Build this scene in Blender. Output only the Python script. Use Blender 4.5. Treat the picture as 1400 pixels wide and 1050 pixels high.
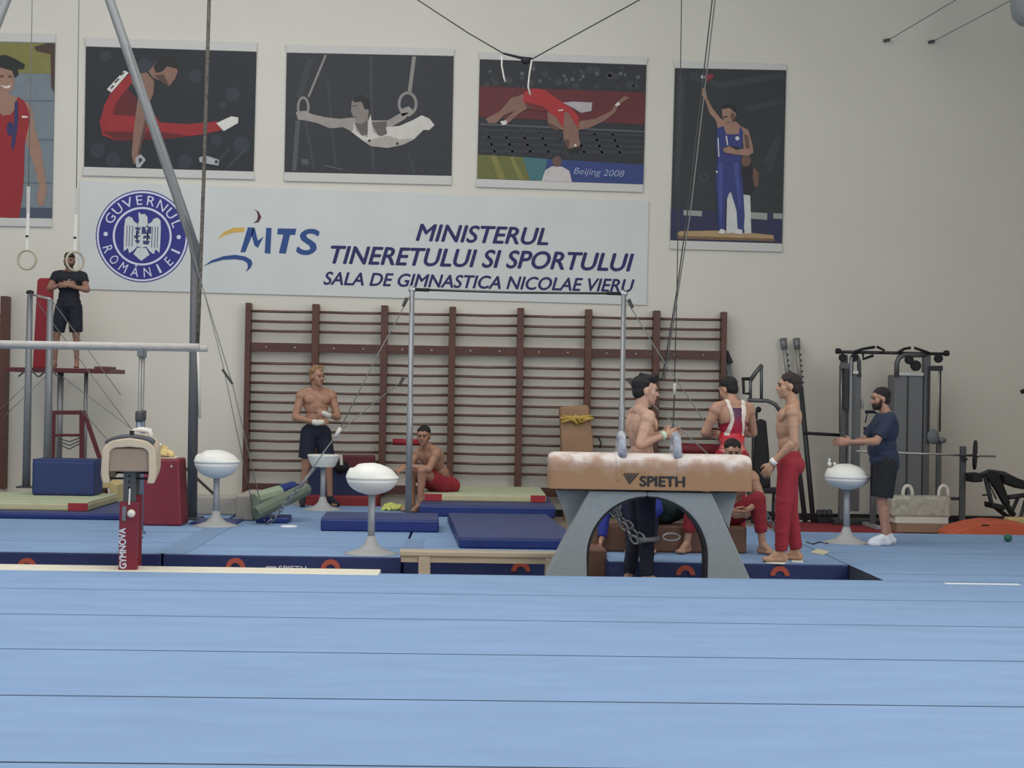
import bpy, bmesh, math, random
from mathutils import Vector, Matrix
random.seed(7)
for o in list(bpy.data.objects): bpy.data.objects.remove(o, do_unlink=True)
SC = bpy.context.scene
COL = SC.collection

# ------------------------------------------------------------------ camera
F = 2100.0; CAMZ = 1.44
yaw = math.radians(1.7); pit = math.atan(15/F); rho = 0.0175
f0 = Vector((math.sin(yaw), math.cos(yaw), 0)); r0 = Vector((math.cos(yaw), -math.sin(yaw), 0)); u0 = Vector((0, 0, 1))
fw = f0*math.cos(pit)+u0*math.sin(pit); up1 = u0*math.cos(pit)-f0*math.sin(pit)
ri = r0*math.cos(rho)+up1*math.sin(rho); up = up1*math.cos(rho)-r0*math.sin(rho)
CAM = Vector((0, 0, CAMZ))
cd = bpy.data.cameras.new('camera'); cam = bpy.data.objects.new('camera', cd); COL.objects.link(cam)
cd.sensor_width = 36; cd.lens = F/1400*36; cd.clip_end = 200
cam.matrix_world = Matrix(((ri.x, up.x, -fw.x, 0), (ri.y, up.y, -fw.y, 0), (ri.z, up.z, -fw.z, CAMZ), (0, 0, 0, 1)))
SC.camera = cam
def ray(px, py): return fw+ri*((px-700)/F)+up*((525-py)/F)
def P(px, py, Y):
    d = ray(px, py); return CAM+d*(Y/d.y)
def G(px, py, z=0.0):
    d = ray(px, py); return CAM+d*((z-CAMZ)/d.z)

# ------------------------------------------------------------------ world, light, exposure
SC.view_settings.view_transform = 'Standard'; SC.view_settings.look = 'None'
SC.view_settings.gamma = 1; SC.view_settings.use_curve_mapping = False
SC.view_settings.exposure = 0.1
wd = bpy.data.worlds.new('world'); SC.world = wd; wd.use_nodes = True
wd.node_tree.nodes['Background'].inputs[0].default_value = (0.75, 0.85, 1, 1)
wd.node_tree.nodes['Background'].inputs[1].default_value = 1.0
HX0, HX1, HY0, WALL, HZ0, HZ1 = -13.0, 8.0, -9.0, 20.8, -0.2, 9.0
def area(name, loc, rot, sx, sy, power, col):
    l = bpy.data.lights.new(name, 'AREA'); l.shape = 'RECTANGLE'; l.size = sx; l.size_y = sy; l.energy = power; l.color = col
    o = bpy.data.objects.new(name, l); o.location = loc; o.rotation_euler = rot; COL.objects.link(o); return o
# daylight coming in at the window bands of the right wall, the left wall and the wall behind the camera
area('daylight_right_windows', (HX1+0.02, 5.0, 5.6), (0, math.radians(90), 0), 4.4, 12.0, 640, (1, 0.97, 0.92))
area('daylight_left_windows', (HX0-0.02, 4.0, 5.6), (0, math.radians(-90), 0), 4.4, 20.0, 60, (1, 0.96, 0.9))
area('daylight_rear_windows', (-2.0, HY0-0.02, 5.4), (math.radians(90), 0, 0), 18, 4.4, 170, (0.95, 0.98, 1))
area('added_overhead_light', (-3.5, 10.5, HZ1-0.02), (0, 0, 0), 9.0, 14.0, 760, (1, 0.985, 0.96))  # unseen overhead lamp added to brighten floor and mats; the ceiling has no opening

# ------------------------------------------------------------------ materials
MATS = {}
def lin(c): return tuple(((v/255)/12.92 if v/255 <= 0.04045 else ((v/255+0.055)/1.055)**2.4) for v in c)
def mat(name, rgb, rough=0.6, metal=0.0, noise=0.0, scale=8.0, bump=0.0, rgb2=None, spec=None, stretch=None, detail=6):
    if name in MATS: return MATS[name]
    m = bpy.data.materials.new(name); m.use_nodes = True; nt = m.node_tree; b = nt.nodes['Principled BSDF']
    c = lin(rgb); b.inputs['Base Color'].default_value = (*c, 1); b.inputs['Roughness'].default_value = rough; b.inputs['Metallic'].default_value = metal
    if spec is not None: b.inputs['Specular IOR Level'].default_value = spec
    if noise or bump or rgb2:
        tc = nt.nodes.new('ShaderNodeTexCoord'); n = nt.nodes.new('ShaderNodeTexNoise'); n.inputs['Scale'].default_value = scale; n.inputs['Detail'].default_value = detail
        src = tc.outputs['Object']
        if stretch:
            mp = nt.nodes.new('ShaderNodeMapping'); mp.inputs['Scale'].default_value = stretch; nt.links.new(src, mp.inputs[0]); src = mp.outputs[0]
        nt.links.new(src, n.inputs['Vector'])
        if noise or rgb2:
            r = nt.nodes.new('ShaderNodeValToRGB'); r.color_ramp.elements[0].position = 0.3; r.color_ramp.elements[1].position = 0.72
            c2 = lin(rgb2) if rgb2 else tuple(min(1, v*(1+noise)) for v in c); c1 = c if rgb2 else tuple(v*(1-noise) for v in c)
            r.color_ramp.elements[0].color = (*c1, 1); r.color_ramp.elements[1].color = (*c2, 1)
            nt.links.new(n.outputs['Fac'], r.inputs[0]); nt.links.new(r.outputs[0], b.inputs['Base Color'])
        if bump:
            bp = nt.nodes.new('ShaderNodeBump'); bp.inputs['Strength'].default_value = bump; bp.inputs['Distance'].default_value = 0.01
            n2 = nt.nodes.new('ShaderNodeTexNoise'); n2.inputs['Scale'].default_value = scale*6; nt.links.new(src, n2.inputs['Vector'])
            nt.links.new(n2.outputs['Fac'], bp.inputs['Height']); nt.links.new(bp.outputs[0], b.inputs['Normal'])
    MATS[name] = m; return m

# ------------------------------------------------------------------ mesh builder
def frame(d):
    d = d.normalized(); a = Vector((0, 0, 1)) if abs(d.z) < 0.9 else Vector((1, 0, 0))
    x = d.cross(a).normalized(); y = x.cross(d).normalized(); return x, y
class MB:
    def __init__(s): s.v = []; s.f = []; s.m = []; s.cur = 0
    def add(s, vs, fs):
        b = len(s.v); s.v += [Vector(v) for v in vs]; s.f += [tuple(i+b for i in f) for f in fs]; s.m += [s.cur]*len(fs); return s
    def box(s, x0, x1, y0, y1, z0, z1):
        return s.hexa([(x0, y0, z0), (x1, y0, z0), (x1, y1, z0), (x0, y1, z0), (x0, y0, z1), (x1, y0, z1), (x1, y1, z1), (x0, y1, z1)])
    def hexa(s, p): return s.add(p, [(3, 2, 1, 0), (4, 5, 6, 7), (0, 1, 5, 4), (1, 2, 6, 5), (2, 3, 7, 6), (3, 0, 4, 7)])
    def bar(s, p0, p1, w, h, upv=(0, 0, 1)):
        p0 = Vector(p0); p1 = Vector(p1); d = (p1-p0).normalized(); upv = Vector(upv)
        if abs(d.dot(upv)) > 0.95: upv = Vector((0, 1, 0))
        x = d.cross(upv).normalized(); z = x.cross(d).normalized(); a = x*w/2; b = z*h/2
        return s.hexa([p0-a-b, p0+a-b, p1+a-b, p1-a-b, p0-a+b, p0+a+b, p1+a+b, p1-a+b])
    def tube(s, pts, r, n=8, closed=False):
        pts = [Vector(p) for p in pts]; k = len(pts); rs = r if isinstance(r, (list, tuple)) else [r]*k; vs = []; fs = []; X = None
        for i, p in enumerate(pts):
            if closed: d = pts[(i+1) % k]-pts[i-1]
            else: d = pts[min(i+1, k-1)]-pts[max(i-1, 0)]
            d.normalize()
            if X is None: X, Y = frame(d)
            else:
                X = (X-d*X.dot(d)).normalized(); Y = d.cross(X)
            if i == 0: Y = d.cross(X)
            for j in range(n):
                t = 2*math.pi*j/n; vs.append(p+(X*math.cos(t)+Y*math.sin(t))*rs[i])
        for i in range(k if closed else k-1):
            for j in range(n):
                a = i*n+j; b = i*n+(j+1) % n; c = ((i+1) % k)*n+(j+1) % n; d2 = ((i+1) % k)*n+j; fs.append((a, b, c, d2))
        if not closed: fs.append(tuple(range(n-1, -1, -1))); fs.append(tuple(range((k-1)*n, k*n)))
        return s.add(vs, fs)
    def lathe(s, prof, c, n=24, axis='z'):
        c = Vector(c); vs = []; fs = []; k = len(prof)
        for r, z in prof:
            for j in range(n):
                t = 2*math.pi*j/n; a, b = r*math.cos(t), r*math.sin(t)
                vs.append(c+(Vector((a, b, z)) if axis == 'z' else Vector((z, a, b)) if axis == 'x' else Vector((a, z, b))))
        for i in range(k-1):
            for j in range(n): fs.append((i*n+j, i*n+(j+1) % n, (i+1)*n+(j+1) % n, (i+1)*n+j))
        fs.append(tuple(range(n-1, -1, -1))); fs.append(tuple(range((k-1)*n, k*n)))
        return s.add(vs, fs)
    def prism(s, pts, y0, y1):
        """polygon in (x,z), extruded along y"""
        n = len(pts); vs = [(x, y0, z) for x, z in pts]+[(x, y1, z) for x, z in pts]
        fs = [tuple(range(n)), tuple(range(2*n-1, n-1, -1))]+[(i, i+n, (i+1) % n+n, (i+1) % n) for i in range(n)]
        return s.add(vs, fs)
    def sph(s, c, r, R=None, n=14, k=9):
        c = Vector(c); r = (r, r, r) if not isinstance(r, (list, tuple)) else r; vs = []; fs = []
        for i in range(1, k):
            ph = math.pi*i/k
            for j in range(n):
                t = 2*math.pi*j/n; v = Vector((r[0]*math.sin(ph)*math.cos(t), r[1]*math.sin(ph)*math.sin(t), r[2]*math.cos(ph)))
                if R: v = R @ v
                vs.append(c+v)
        t1 = Vector((0, 0, r[2])); t2 = -t1
        if R: t1 = R @ t1; t2 = R @ t2
        vs += [c+t1, c+t2]; T = len(vs)-2; B = T+1
        for i in range(k-2):
            for j in range(n): fs.append((i*n+j, (i+1)*n+j, (i+1)*n+(j+1) % n, i*n+(j+1) % n))
        for j in range(n): fs.append((T, j, (j+1) % n)); fs.append((B, (k-2)*n+(j+1) % n, (k-2)*n+j))
        return s.add(vs, fs)
    def cap(s, p0, p1, ra, rb, n=12):
        """tapered capsule"""
        p0 = Vector(p0); p1 = Vector(p1); d = p1-p0; L = d.length
        if L < 1e-5: return s.sph(p0, ra)
        d.normalize(); pts = []; rs = []
        for t in (0.02, 0.35, 0.7): pts.append(p0-d*ra*math.cos(t*math.pi/2)); rs.append(max(0.001, ra*math.sin(t*math.pi/2)))
        for t in (0, 0.25, 0.5, 0.75, 1): pts.append(p0+d*L*t); rs.append(ra+(rb-ra)*t)
        for t in (0.7, 0.35, 0.02): pts.append(p1+d*rb*math.cos(t*math.pi/2)); rs.append(max(0.001, rb*math.sin(t*math.pi/2)))
        return s.tube(pts, rs, n)
    def mesh(s, name, mats, smooth=False):
        me = bpy.data.meshes.new(name); me.from_pydata([tuple(v) for v in s.v], [], s.f); me.update()
        for m in (mats if isinstance(mats, (list, tuple)) else [mats]): me.materials.append(m)
        if isinstance(mats, (list, tuple)): me.polygons.foreach_set('material_index', s.m)
        if smooth: me.polygons.foreach_set('use_smooth', [True]*len(me.polygons))
        bm = bmesh.new(); bm.from_mesh(me); bmesh.ops.recalc_face_normals(bm, faces=bm.faces); bm.to_mesh(me); bm.free()
        return me
    def build(s, name, mats, parent=None, smooth=False, bevel=0, seg=2):
        o = bpy.data.objects.new(name, s.mesh(name, mats, smooth)); COL.objects.link(o); fin(o, parent)
        if bevel:
            b = o.modifiers.new('bevel', 'BEVEL'); b.width = bevel; b.segments = seg; b.limit_method = 'ANGLE'; b.angle_limit = math.radians(40); b.harden_normals = False
        return o
ORI = {}
def fin(o, parent):
    if parent is not None:
        o.parent = parent
        o.matrix_parent_inverse = Matrix.Translation(-ORI[parent.name]) if parent.name in ORI else Matrix.Identity(4)
def thing(name, label, cat, loc, group=None):
    o = bpy.data.objects.new(name, None); o.empty_display_size = 0.1; o.location = loc; COL.objects.link(o); ORI[o.name] = Vector(loc)
    return tag(o, label, cat, group)
def tag(o, label, cat, group=None):
    o['label'] = label; o['category'] = cat
    if group: o['group'] = group
    return o
def struct(o): o['kind'] = 'structure'; return o
def text_bits(body, bold=0.0, shear=0.0, spacing=1.0, res=4):
    c = bpy.data.curves.new('t', 'FONT'); c.body = body; c.size = 1; c.offset = bold; c.shear = shear; c.space_character = spacing; c.resolution_u = res; c.fill_mode = 'FRONT'
    o = bpy.data.objects.new('t', c); COL.objects.link(o); bpy.context.view_layer.update()
    me = o.evaluated_get(bpy.context.evaluated_depsgraph_get()).to_mesh()
    vs = [v.co.copy() for v in me.vertices]; fs = [tuple(p.vertices) for p in me.polygons]
    o.evaluated_get(bpy.context.evaluated_depsgraph_get()).to_mesh_clear(); bpy.data.objects.remove(o); bpy.data.curves.remove(c)
    x0 = min(v.x for v in vs); x1 = max(v.x for v in vs); y0 = min(v.y for v in vs); y1 = max(v.y for v in vs)
    return [((v.x-x0)/(x1-x0), (v.y-y0)/(y1-y0)) for v in vs], fs, (x1-x0)/(y1-y0)
def text_quad(mb, body, bl, br, tl, bold=0.0, shear=0.0, spacing=1.0):
    """lettering filling the parallelogram bottom-left, bottom-right, top-left; bold strokes come from shifted copies"""
    vs, fs, asp = text_bits(body, 0.0, shear, spacing); bl, br, tl = Vector(bl), Vector(br), Vector(tl); h = (tl-bl).length; ex = (br-bl).normalized(); ez = (tl-bl).normalized(); ny = ez.cross(ex).normalized()
    for q, (a, c) in enumerate(((-1, 0), (1, 0), (0, 0.8), (0, -0.8), (-0.5, 0.4), (0.5, -0.4)) if bold else ((0, 0),)):
        mb.add([bl+(br-bl)*u+(tl-bl)*v+ex*(a*bold*h)+ez*(c*bold*h)-Vector((0, 0.0003*q, 0)) for u, v in vs], fs)
    return mb

# ================================================================== THE HALL
M_wall = mat('wall_paint', (219, 214, 201), 0.9, noise=0.03, scale=0.7)
M_hall = mat('hall_floor', (150, 140, 128), 0.6, noise=0.08, scale=3)
M_ceil = mat('ceiling_paint', (225, 222, 215), 0.9)
M_black = mat('black_paint', (30, 31, 33), 0.5, noise=0.1)
struct(MB().box(HX0-0.3, HX1+0.3, HY0-0.3, WALL+0.3, HZ0-0.2, HZ0).build('floor', M_hall))
struct(MB().box(HX0-0.3, HX1+0.3, HY0-0.3, WALL+0.3, HZ1, HZ1+0.2).build('ceiling', M_ceil))
struct(MB().box(HX0-0.3, HX1+0.3, WALL, WALL+0.3, HZ0, HZ1).build('wall_back', M_wall))
def window_wall(name, fixed, along, a0, a1, w0, w1, n, z0, z1):
    """wall with a band of real window openings; along = 'y' or 'x'"""
    mb = MB(); o0, o1 = fixed
    def bx(u0, u1, za, zb): mb.box(o0, o1, u0, u1, za, zb) if along == 'y' else mb.box(u0, u1, o0, o1, za, zb)
    bx(a0, a1, HZ0, z0); bx(a0, a1, z1, HZ1); bx(a0, w0, z0, z1); bx(w1, a1, z0, z1)
    w = struct(mb.build(name, M_wall)); st = (w1-w0)/n; fr = mat('window_frame', (220, 220, 218), 0.5)
    for i in range(n+1):
        m = MB(); u = w0+i*st; m2 = (o0+o1)/2
        if along == 'y': m.box(m2-0.04, m2+0.04, u-0.05, u+0.05, z0, z1)
        else: m.box(u-0.05, u+0.05, m2-0.04, m2+0.04, z0, z1)
        m.build('mullion', fr, w)
    return w
window_wall('wall_right', (HX1, HX1+0.3), 'y', HY0-0.3, WALL+0.3, -1, 11, 5, 3.4, 7.8)
window_wall('wall_left', (HX0-0.3, HX0), 'y', HY0-0.3, WALL+0.3, -6, 14, 8, 3.4, 7.8)
window_wall('wall_front', (HY0-0.3, HY0), 'x', HX0-0.3, HX1+0.3, -11, 7, 8, 3.2, 7.6)
struct(MB().box(HX0, HX1, WALL-0.02, WALL, HZ0, HZ0+0.1).build('baseboard_back', M_black))

# ------------------------------------------------------------------ spring floor in front
M_blue = mat('blue_carpet', (131, 157, 190), 0.95, noise=0.06, scale=2.2, bump=0.3, spec=0.15, stretch=(0.6, 2.0, 1), detail=12)
M_seam = mat('seam_dark', (44, 56, 74), 0.9)
M_navy = mat('navy_vinyl', (26, 42, 92), 0.5, noise=0.1, scale=5)
M_cream = mat('cream_edge', (218, 212, 192), 0.8, noise=0.05)
edge = G(620, 786).y
xr = G(1160, 773).x + 0.018                 # right end of the pit
fl = thing('spring_floor', 'light blue carpeted spring floor in long strips filling the foreground', 'floor mat', (0, 6, -0.2))
seams = [G(700, y).y for y in (813.5, 848.3, 895.5, 958.3, 1049)]
st = (seams[0]-seams[4])/4
while seams[-1] > HY0+2: seams.append(seams[-1]-st)
ys = [edge]+seams
MB().box(HX0+0.6, HX1-0.4, ys[-1], edge-0.01, -0.2, -0.0015).build('foam_base', M_seam, fl)
for a, b in zip(ys[:-1], ys[1:]):
    MB().box(HX0+0.6, HX1-0.4, b+0.012, a-0.012, -0.0014, 0.0).build('carpet_strip', M_blue, fl)
c0 = G(0, 776); c1 = G(522, 776)
MB().box(HX0+0.6, c1.x, edge-0.09, edge+0.3, -0.2, 0.002).build('cream_border', M_cream, fl, bevel=0.005)
MB().box(c1.x+0.01, xr, edge, edge+0.03, -0.2, 0.0).build('carpet_edge', M_blue, fl)
# right-hand part of the blue floor, beyond the pit
ye = G(1300, 730).y
fr2 = thing('spring_floor_extension', 'light blue carpet panels beside the pit reaching towards the exercise machines', 'floor mat', (6, 15, -0.2))
MB().box(xr, HX1-0.4, edge, ye, -0.2, -0.0015).build('foam_base', M_seam, fr2)
sy = [edge, G(1300, 786).y, G(1250, 757).y, G(1250, 741).y, ye]
for a, b in zip(sy[:-1], sy[1:]):
    MB().box(xr, HX1-0.4, a+0.012, b-0.012, -0.0014, 0.0).build('carpet_strip', M_blue, fr2)
a = G(1292, 798); b = G(1392, 799)
tag(MB().box(a.x, b.x, a.y-0.04, a.y+0.04, 0.0005, 0.003).build('tape_strip', mat('white_tape', (225, 230, 235), 0.6)), 'short white tape strip stuck on the blue floor at right', 'tape')
# red runner with white border on the low hall floor by the wall
rn = thing('floor_runner', 'dark red floor runner with white border along the machines', 'runner', (5.5, 20, -0.2))
MB().box(P(1045, 700, 20).x, HX1-0.3, 19.0, 20.45, -0.2, -0.185).build('red_field', mat('red_runner', (140, 40, 48), 0.8, noise=0.1), rn)
MB().box(P(1045, 700, 20).x, HX1-0.3, 20.45, 20.6, -0.2, -0.18).build('white_border', mat('white_tape', (225, 230, 235), 0.6), rn)

# ------------------------------------------------------------------ blue mats beyond the pit
M_orange = mat('orange_webbing', (168, 80, 64), 0.8)
def deck_mat(label, px0, px1, yf, yb, rings, strips, left_in=False):
    x0 = G(px0[0], px0[1]).x if px0 else HX0+2; x1 = G(px1[0], px1[1]).x
    t = thing('landing_deck_mat', label, 'mat', ((x0+x1)/2, yf, -0.2), 'blue topped deck mats beyond the pit')
    MB().box(x0, x1, yf, yb, -0.2, -0.002).build('foam_base', M_navy, t, bevel=0.01)
    s = [yf]+strips+[yb]
    for a, b in zip(s[:-1], s[1:]): MB().box(x0+0.01, x1-0.01, a+0.012, b-0.012, -0.0019, 0.0).build('carpet_strip', M_blue, t)
    for px, py in rings:
        c = P(px, py, yf); R, r = 0.085, 0.042; v = []
        for i in range(13):
            th = math.pi*i/12; v.append((c.x+R*math.cos(th), c.z+R*math.sin(th)))
        for i in range(12, -1, -1):
            th = math.pi*i/12; v.append((c.x+r*math.cos(th), c.z+r*math.sin(th)))
        MB().prism(v, yf-0.012, yf-0.001).build('carry_handle', M_orange, t)
    return t
yL = G(400, 760).y; yR = G(1000, 770).y
deck_mat('blue topped mat with orange handle at far left behind the pit', None, (221, 757), yL, 19.5, [(37, 776)], [14.5, 15.6, 17.0])
d2 = deck_mat('blue topped mat carrying the cream dome trainer with two orange handles', (224, 757), (548, 763), yL, 19.5, [(322, 776), (452, 778)], [14.35, 15.8, 17.0])
deck_mat('blue topped mat behind the low wooden bench', (549.5, 763), (783, 766), yL+0.12, 19.5, [(712, 781)], [14.5, 15.8, 17.2])
deck_mat('blue topped mat under the seated gymnasts behind the pommel horse', (832, 768), (1160, 772), yR, 17.3, [(937, 786), (1066, 787)], [14.6, 15.8])
# faint maker's mark on the mat side
mk = MB(); c = P(362, 777, yL-0.004); sc = 1/158
for i in range(5):
    x = c.x+i*3*sc; mk.add([(x, c.y, c.z-3*sc), (x+2*sc, c.y, c.z-3*sc), (x+4*sc, c.y, c.z+3*sc), (x+2*sc, c.y, c.z+3*sc)], [(0, 1, 2, 3)])
q = P(381, 779.5, yL-0.004); text_quad(mk, 'SPIETH', q, (q.x+38*sc, q.y, q.z), (q.x, q.y, q.z+6*sc), bold=0.02)
mk.build('lettering', mat('print_white', (205, 210, 215), 0.7), d2)
# grey joint tape between the first two deck mats
a = G(238, 757).x
tag(MB().box(a-0.16, a+0.10, yL+0.02, 16.2, 0.0005, 0.004).build('joint_tape', mat('grey_joint', (118, 143, 174), 0.9)), 'grey blue joint tape running back between the left deck mats', 'tape')
a = G(548, 763).x
tag(MB().box(a-0.02, a+0.16, yL+0.14, 15.2, 0.0005, 0.004).build('joint_tape', mat('grey_joint', (118, 143, 174), 0.9)), 'grey blue joint tape beside the low wooden bench', 'tape')

# ================================================================== WALL BARS
M_wood = mat('dark_wood', (92, 56, 44), 0.45, noise=0.18, scale=6, stretch=(1, 1, 6))
M_woodh = mat('dark_wood_board', (86, 52, 42), 0.45, noise=0.18, scale=6, stretch=(0.4, 1, 5))
M_rung = mat('rung_wood', (84, 56, 47), 0.4, rgb2=(116, 94, 84), scale=3, stretch=(1, 1, 0.2))
M_bolt = mat('bolt_steel', (190, 180, 165), 0.3, 0.7)
YB = WALL-0.13
wb = thing('wall_bars', 'long dark wooden wall bars with seven bays below the banner', 'wall bars', (0, WALL-0.1, 0.1))
tops = [(340, 414), (432, 415.5), (526, 417.5), (619, 419.5), (712, 421.5), (805, 423.5), (898, 426), (990, 428)]
pc = []
zb = 0.07; zt = P(700, 421, YB).z
for i, (px, py) in enumerate(tops):
    x = P(px, py, YB).x; pc.append(x); w = 0.035 if i in (0, 7) else 0.045
    MB().box(x-w, x+w, YB-0.05, WALL-0.005, zb, zt).build('post', M_wood, wb, bevel=0.004)
rung_px = [425.7, 439.5, 452.5]+[496.7+13.27*i for i in range(12)]
rm = {}
def zc(py): return P(380, py, YB).z
for i in range(7):
    a, b = pc[i]+0.04, pc[i+1]-0.04
    z0, z1 = zc(481), zc(468.8)
    bd = MB().box(a, b, YB-0.02, YB+0.02, z0, z1).build('board', M_woodh, wb, bevel=0.003)
    for k in (0.25, 0.72): MB().sph((a+(b-a)*k, YB-0.022, (z0+z1)/2), (0.012, 0.006, 0.012)).build('bolt', M_bolt, bd)
    MB().box(a, b, YB-0.02, YB+0.02, zb+0.01, zb+0.13).build('bottom_board', M_woodh, wb, bevel=0.003)
    for py in rung_px:
        z = zc(py); m = MB()
        m.tube([(a-0.02, YB, z+random.uniform(-0.003, 0.003)), ((a+b)/2, YB, z-0.004), (b+0.02, YB, z+random.uniform(-0.003, 0.003))], 0.019, 10)
        m.build('rung', M_rung, wb, smooth=True)
# second set, only its end shows at the left edge
wb2 = thing('wall_bars', 'end of another dark wall bars unit at the far left edge', 'wall bars', (-6.8, WALL-0.1, 0.1))
x = P(5, 500, YB).x
MB().box(x-0.045, x+0.045, YB-0.05, WALL-0.005, zb, P(5, 405, YB).z).build('post', M_wood, wb2, bevel=0.004)
MB().box(x-0.95, x-0.87, YB-0.05, WALL-0.005, zb, P(5, 405, YB).z).build('post', M_wood, wb2, bevel=0.004)
for k in range(17):
    z = zb+0.2+k*0.131
    if z < P(5, 412, YB).z: MB().tube([(x-0.88, YB, z), (x-0.03, YB, z)], 0.019, 10).build('rung', M_rung, wb2, smooth=True)

# ================================================================== BANNER
YP = WALL-0.022
M_ban = mat('banner_vinyl', (210, 212, 208), 0.6, noise=0.03, scale=2)
M_ink = mat('ink_navy', (33, 33, 92), 0.6); M_blueink = mat('ink_blue', (40, 74, 134), 0.6); M_royal = mat('emblem_blue', (42, 44, 128), 0.55)
M_lil = mat('emblem_white', (214, 214, 232), 0.6)
bn = thing('wall_banner', 'wide pale banner with emblem and ministry lettering above the wall bars', 'banner', (P(500, 330, YP).x, WALL-0.01, P(500, 400, YP).z))
cs = [P(108, 395, YP), P(884, 417, YP), P(887, 275, YP), P(109, 247.5, YP)]
m = MB(); b4 = [Vector((p.x, WALL-0.004, p.z)) for p in cs]
m.hexa([cs[0], cs[1], b4[1], b4[0], cs[3], cs[2], b4[2], b4[3]])
m.build('banner_sheet', M_ban, bn)
def lay(k): return YP-0.0015*k
def polyp(mb, pts, k):
    vs = [P(x, y, lay(k)) for x, y in pts]; return mb.add(vs, [tuple(range(len(vs)))])
def line_text(txt, bl, br, h, bold, shear=0.27, mtl=None, sp=1.0):
    mb = MB(); y = lay(2); A = P(*bl, y); B = P(*br, y); T = P(bl[0]+0.0175*h, bl[1]-h, y)
    text_quad(mb, txt, A, B, T, bold, shear, sp); mb.build('lettering', mtl or M_ink, bn)
line_text('MINISTERUL', (569, 329), (749, 335), 23, 0.036)
line_text('TINERETULUI SI SPORTULUI', (452.5, 360), (866, 371), 24, 0.036)
line_text('SALA DE GIMNASTICA NICOLAE VIERU', (442.5, 389), (867, 399.5), 17.5, 0.034)
# ministry logo
lg = MB()
def Z6(pts): return [(260+x/4.375, 250+y/4.375) for x, y in pts]
for pts in ([(300, 415), (345, 265), (385, 268), (372, 310), (330, 415)], [(372, 268), (386, 268), (405, 345), (440, 320), (405, 390), (385, 375), (365, 310)],
            [(455, 268), (487, 270), (480, 424), (445, 420)], [(525, 272), (635, 274), (628, 312), (520, 308)], [(558, 308), (598, 310), (572, 424), (530, 420)]):
    polyp(lg, Z6(pts), 2)
sA = P(*Z6([(638, 424)])[0], lay(2)); sB = P(*Z6([(752, 430)])[0], lay(2)); sT = P(*Z6([(655, 276)])[0], lay(2))
text_quad(lg, 'S', sA, sB, sT, 0.045, 0.1)
polyp(lg, Z6([(78, 500), (130, 462), (200, 438), (270, 430), (330, 440), (365, 460), (373, 485), (360, 510), (332, 535), (345, 505), (342, 482), (320, 465), (270, 457), (200, 460), (130, 478)]), 2)
lg.build('logo_letters', M_blueink, bn)
lg = MB(); polyp(lg, Z6([(160, 340), (200, 295), (260, 268), (326, 266), (322, 294), (260, 297), (205, 315)]), 2); lg.build('logo_swoosh', mat('ink_gold', (212, 172, 84), 0.6), bn)
lg = MB(); polyp(lg, Z6([(380, 155), (410, 172), (426, 205), (410, 235), (376, 242), (398, 225), (405, 200), (398, 172)]), 2); lg.build('logo_crescent', mat('ink_maroon', (84, 32, 40), 0.6), bn)
# round government emblem
ex, ey = 194.5, 323; er = 63.5
C0 = P(ex, ey, YP); ppm = (P(ex+50, ey, YP)-P(ex-50, ey, YP)).length/100
tilt = -0.022
def EP(x, y, k):   # emblem-local px, y up
    c, s2 = math.cos(tilt), math.sin(tilt); return Vector((C0.x+(x*c-y*s2)*ppm, lay(k), C0.z+(x*s2+y*c)*ppm))
def disc(r, k): m = MB(); return m.add([EP(r*math.cos(2*math.pi*i/64), r*math.sin(2*math.pi*i/64), k) for i in range(64)], [tuple(range(64))])
def ringm(r1, r2, k, mb=None):
    m = mb or MB(); n = 64; v = [EP(r*math.cos(2*math.pi*i/n), r*math.sin(2*math.pi*i/n), k) for r in (r1, r2) for i in range(n)]
    return m.add(v, [(i, (i+1) % n, n+(i+1) % n, n+i) for i in range(n)])
disc(er, 1).build('emblem_disc', M_royal, bn)
w = MB(); ringm(59.5, 62, 2, w); ringm(37.5, 40.3, 2, w)
for sx in (-1, 1): w.add([EP(sx*50+3*math.cos(i), 1+3*math.sin(i), 2) for i in [2*math.pi*j/12 for j in range(12)]], [tuple(range(12))])
def arc_text(txt, a0, a1, rb, h, flip):
    n = len(txt)
    for i, ch in enumerate(txt):
        vs, fs, asp = text_bits(ch, 0.0); wd_ = min(11.0, max(3.2, asp*h*(0.95 if ch != 'Â' else 1.25))); hh = h*(1.25 if ch == 'Â' else 1)
        th = math.radians(a0+(a1-a0)*i/(n-1)); out = []
        for u, v in vs:
            lx = (u-0.5)*wd_; ly = v*hh
            r = rb+ly if not flip else rb-ly
            ang = th-(lx/rb if not flip else -lx/rb); out.append(EP(r*math.cos(ang), r*math.sin(ang), 2))
        w.add(out, fs)
arc_text('GUVERNUL', 153, 22, 43.5, 13, False)
arc_text('ROMÂNIEI', 203, 338, 56.5, 13, True)
w.build('emblem_lettering', M_lil, bn)
eg = MB(); M_egl = mat('emblem_eagle', (206, 210, 208), 0.6)
def ep(pts, k, mb): mb.add([EP(x, y, k) for x, y in pts], [tuple(range(len(pts)))])
wing = [(-12, 20), (-15, 25), (-20, 26.5), (-24, 23), (-25, 12), (-25, -10), (-24.5, -22), (-19, -17), (-17, -24), (-12, -21), (-6, -14), (-6, 16)]
ep(wing, 2, eg); ep([(-x, y) for x, y in wing], 2, eg)
ep([(-6.5, 16), (-5, 22), (-6, 26), (-6.5, 32), (-5, 33), (-3, 30), (2, 31), (6, 27), (7, 16), (9, 0), (6, -14), (0, -16), (-6, -14), (-9, 0)], 2, eg)
ep([(-6, -16), (6, -16), (11, -25), (0, -34), (-11, -25)], 2, eg)
eg.build('emblem_eagle', M_egl, bn)
sh = MB()
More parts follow.
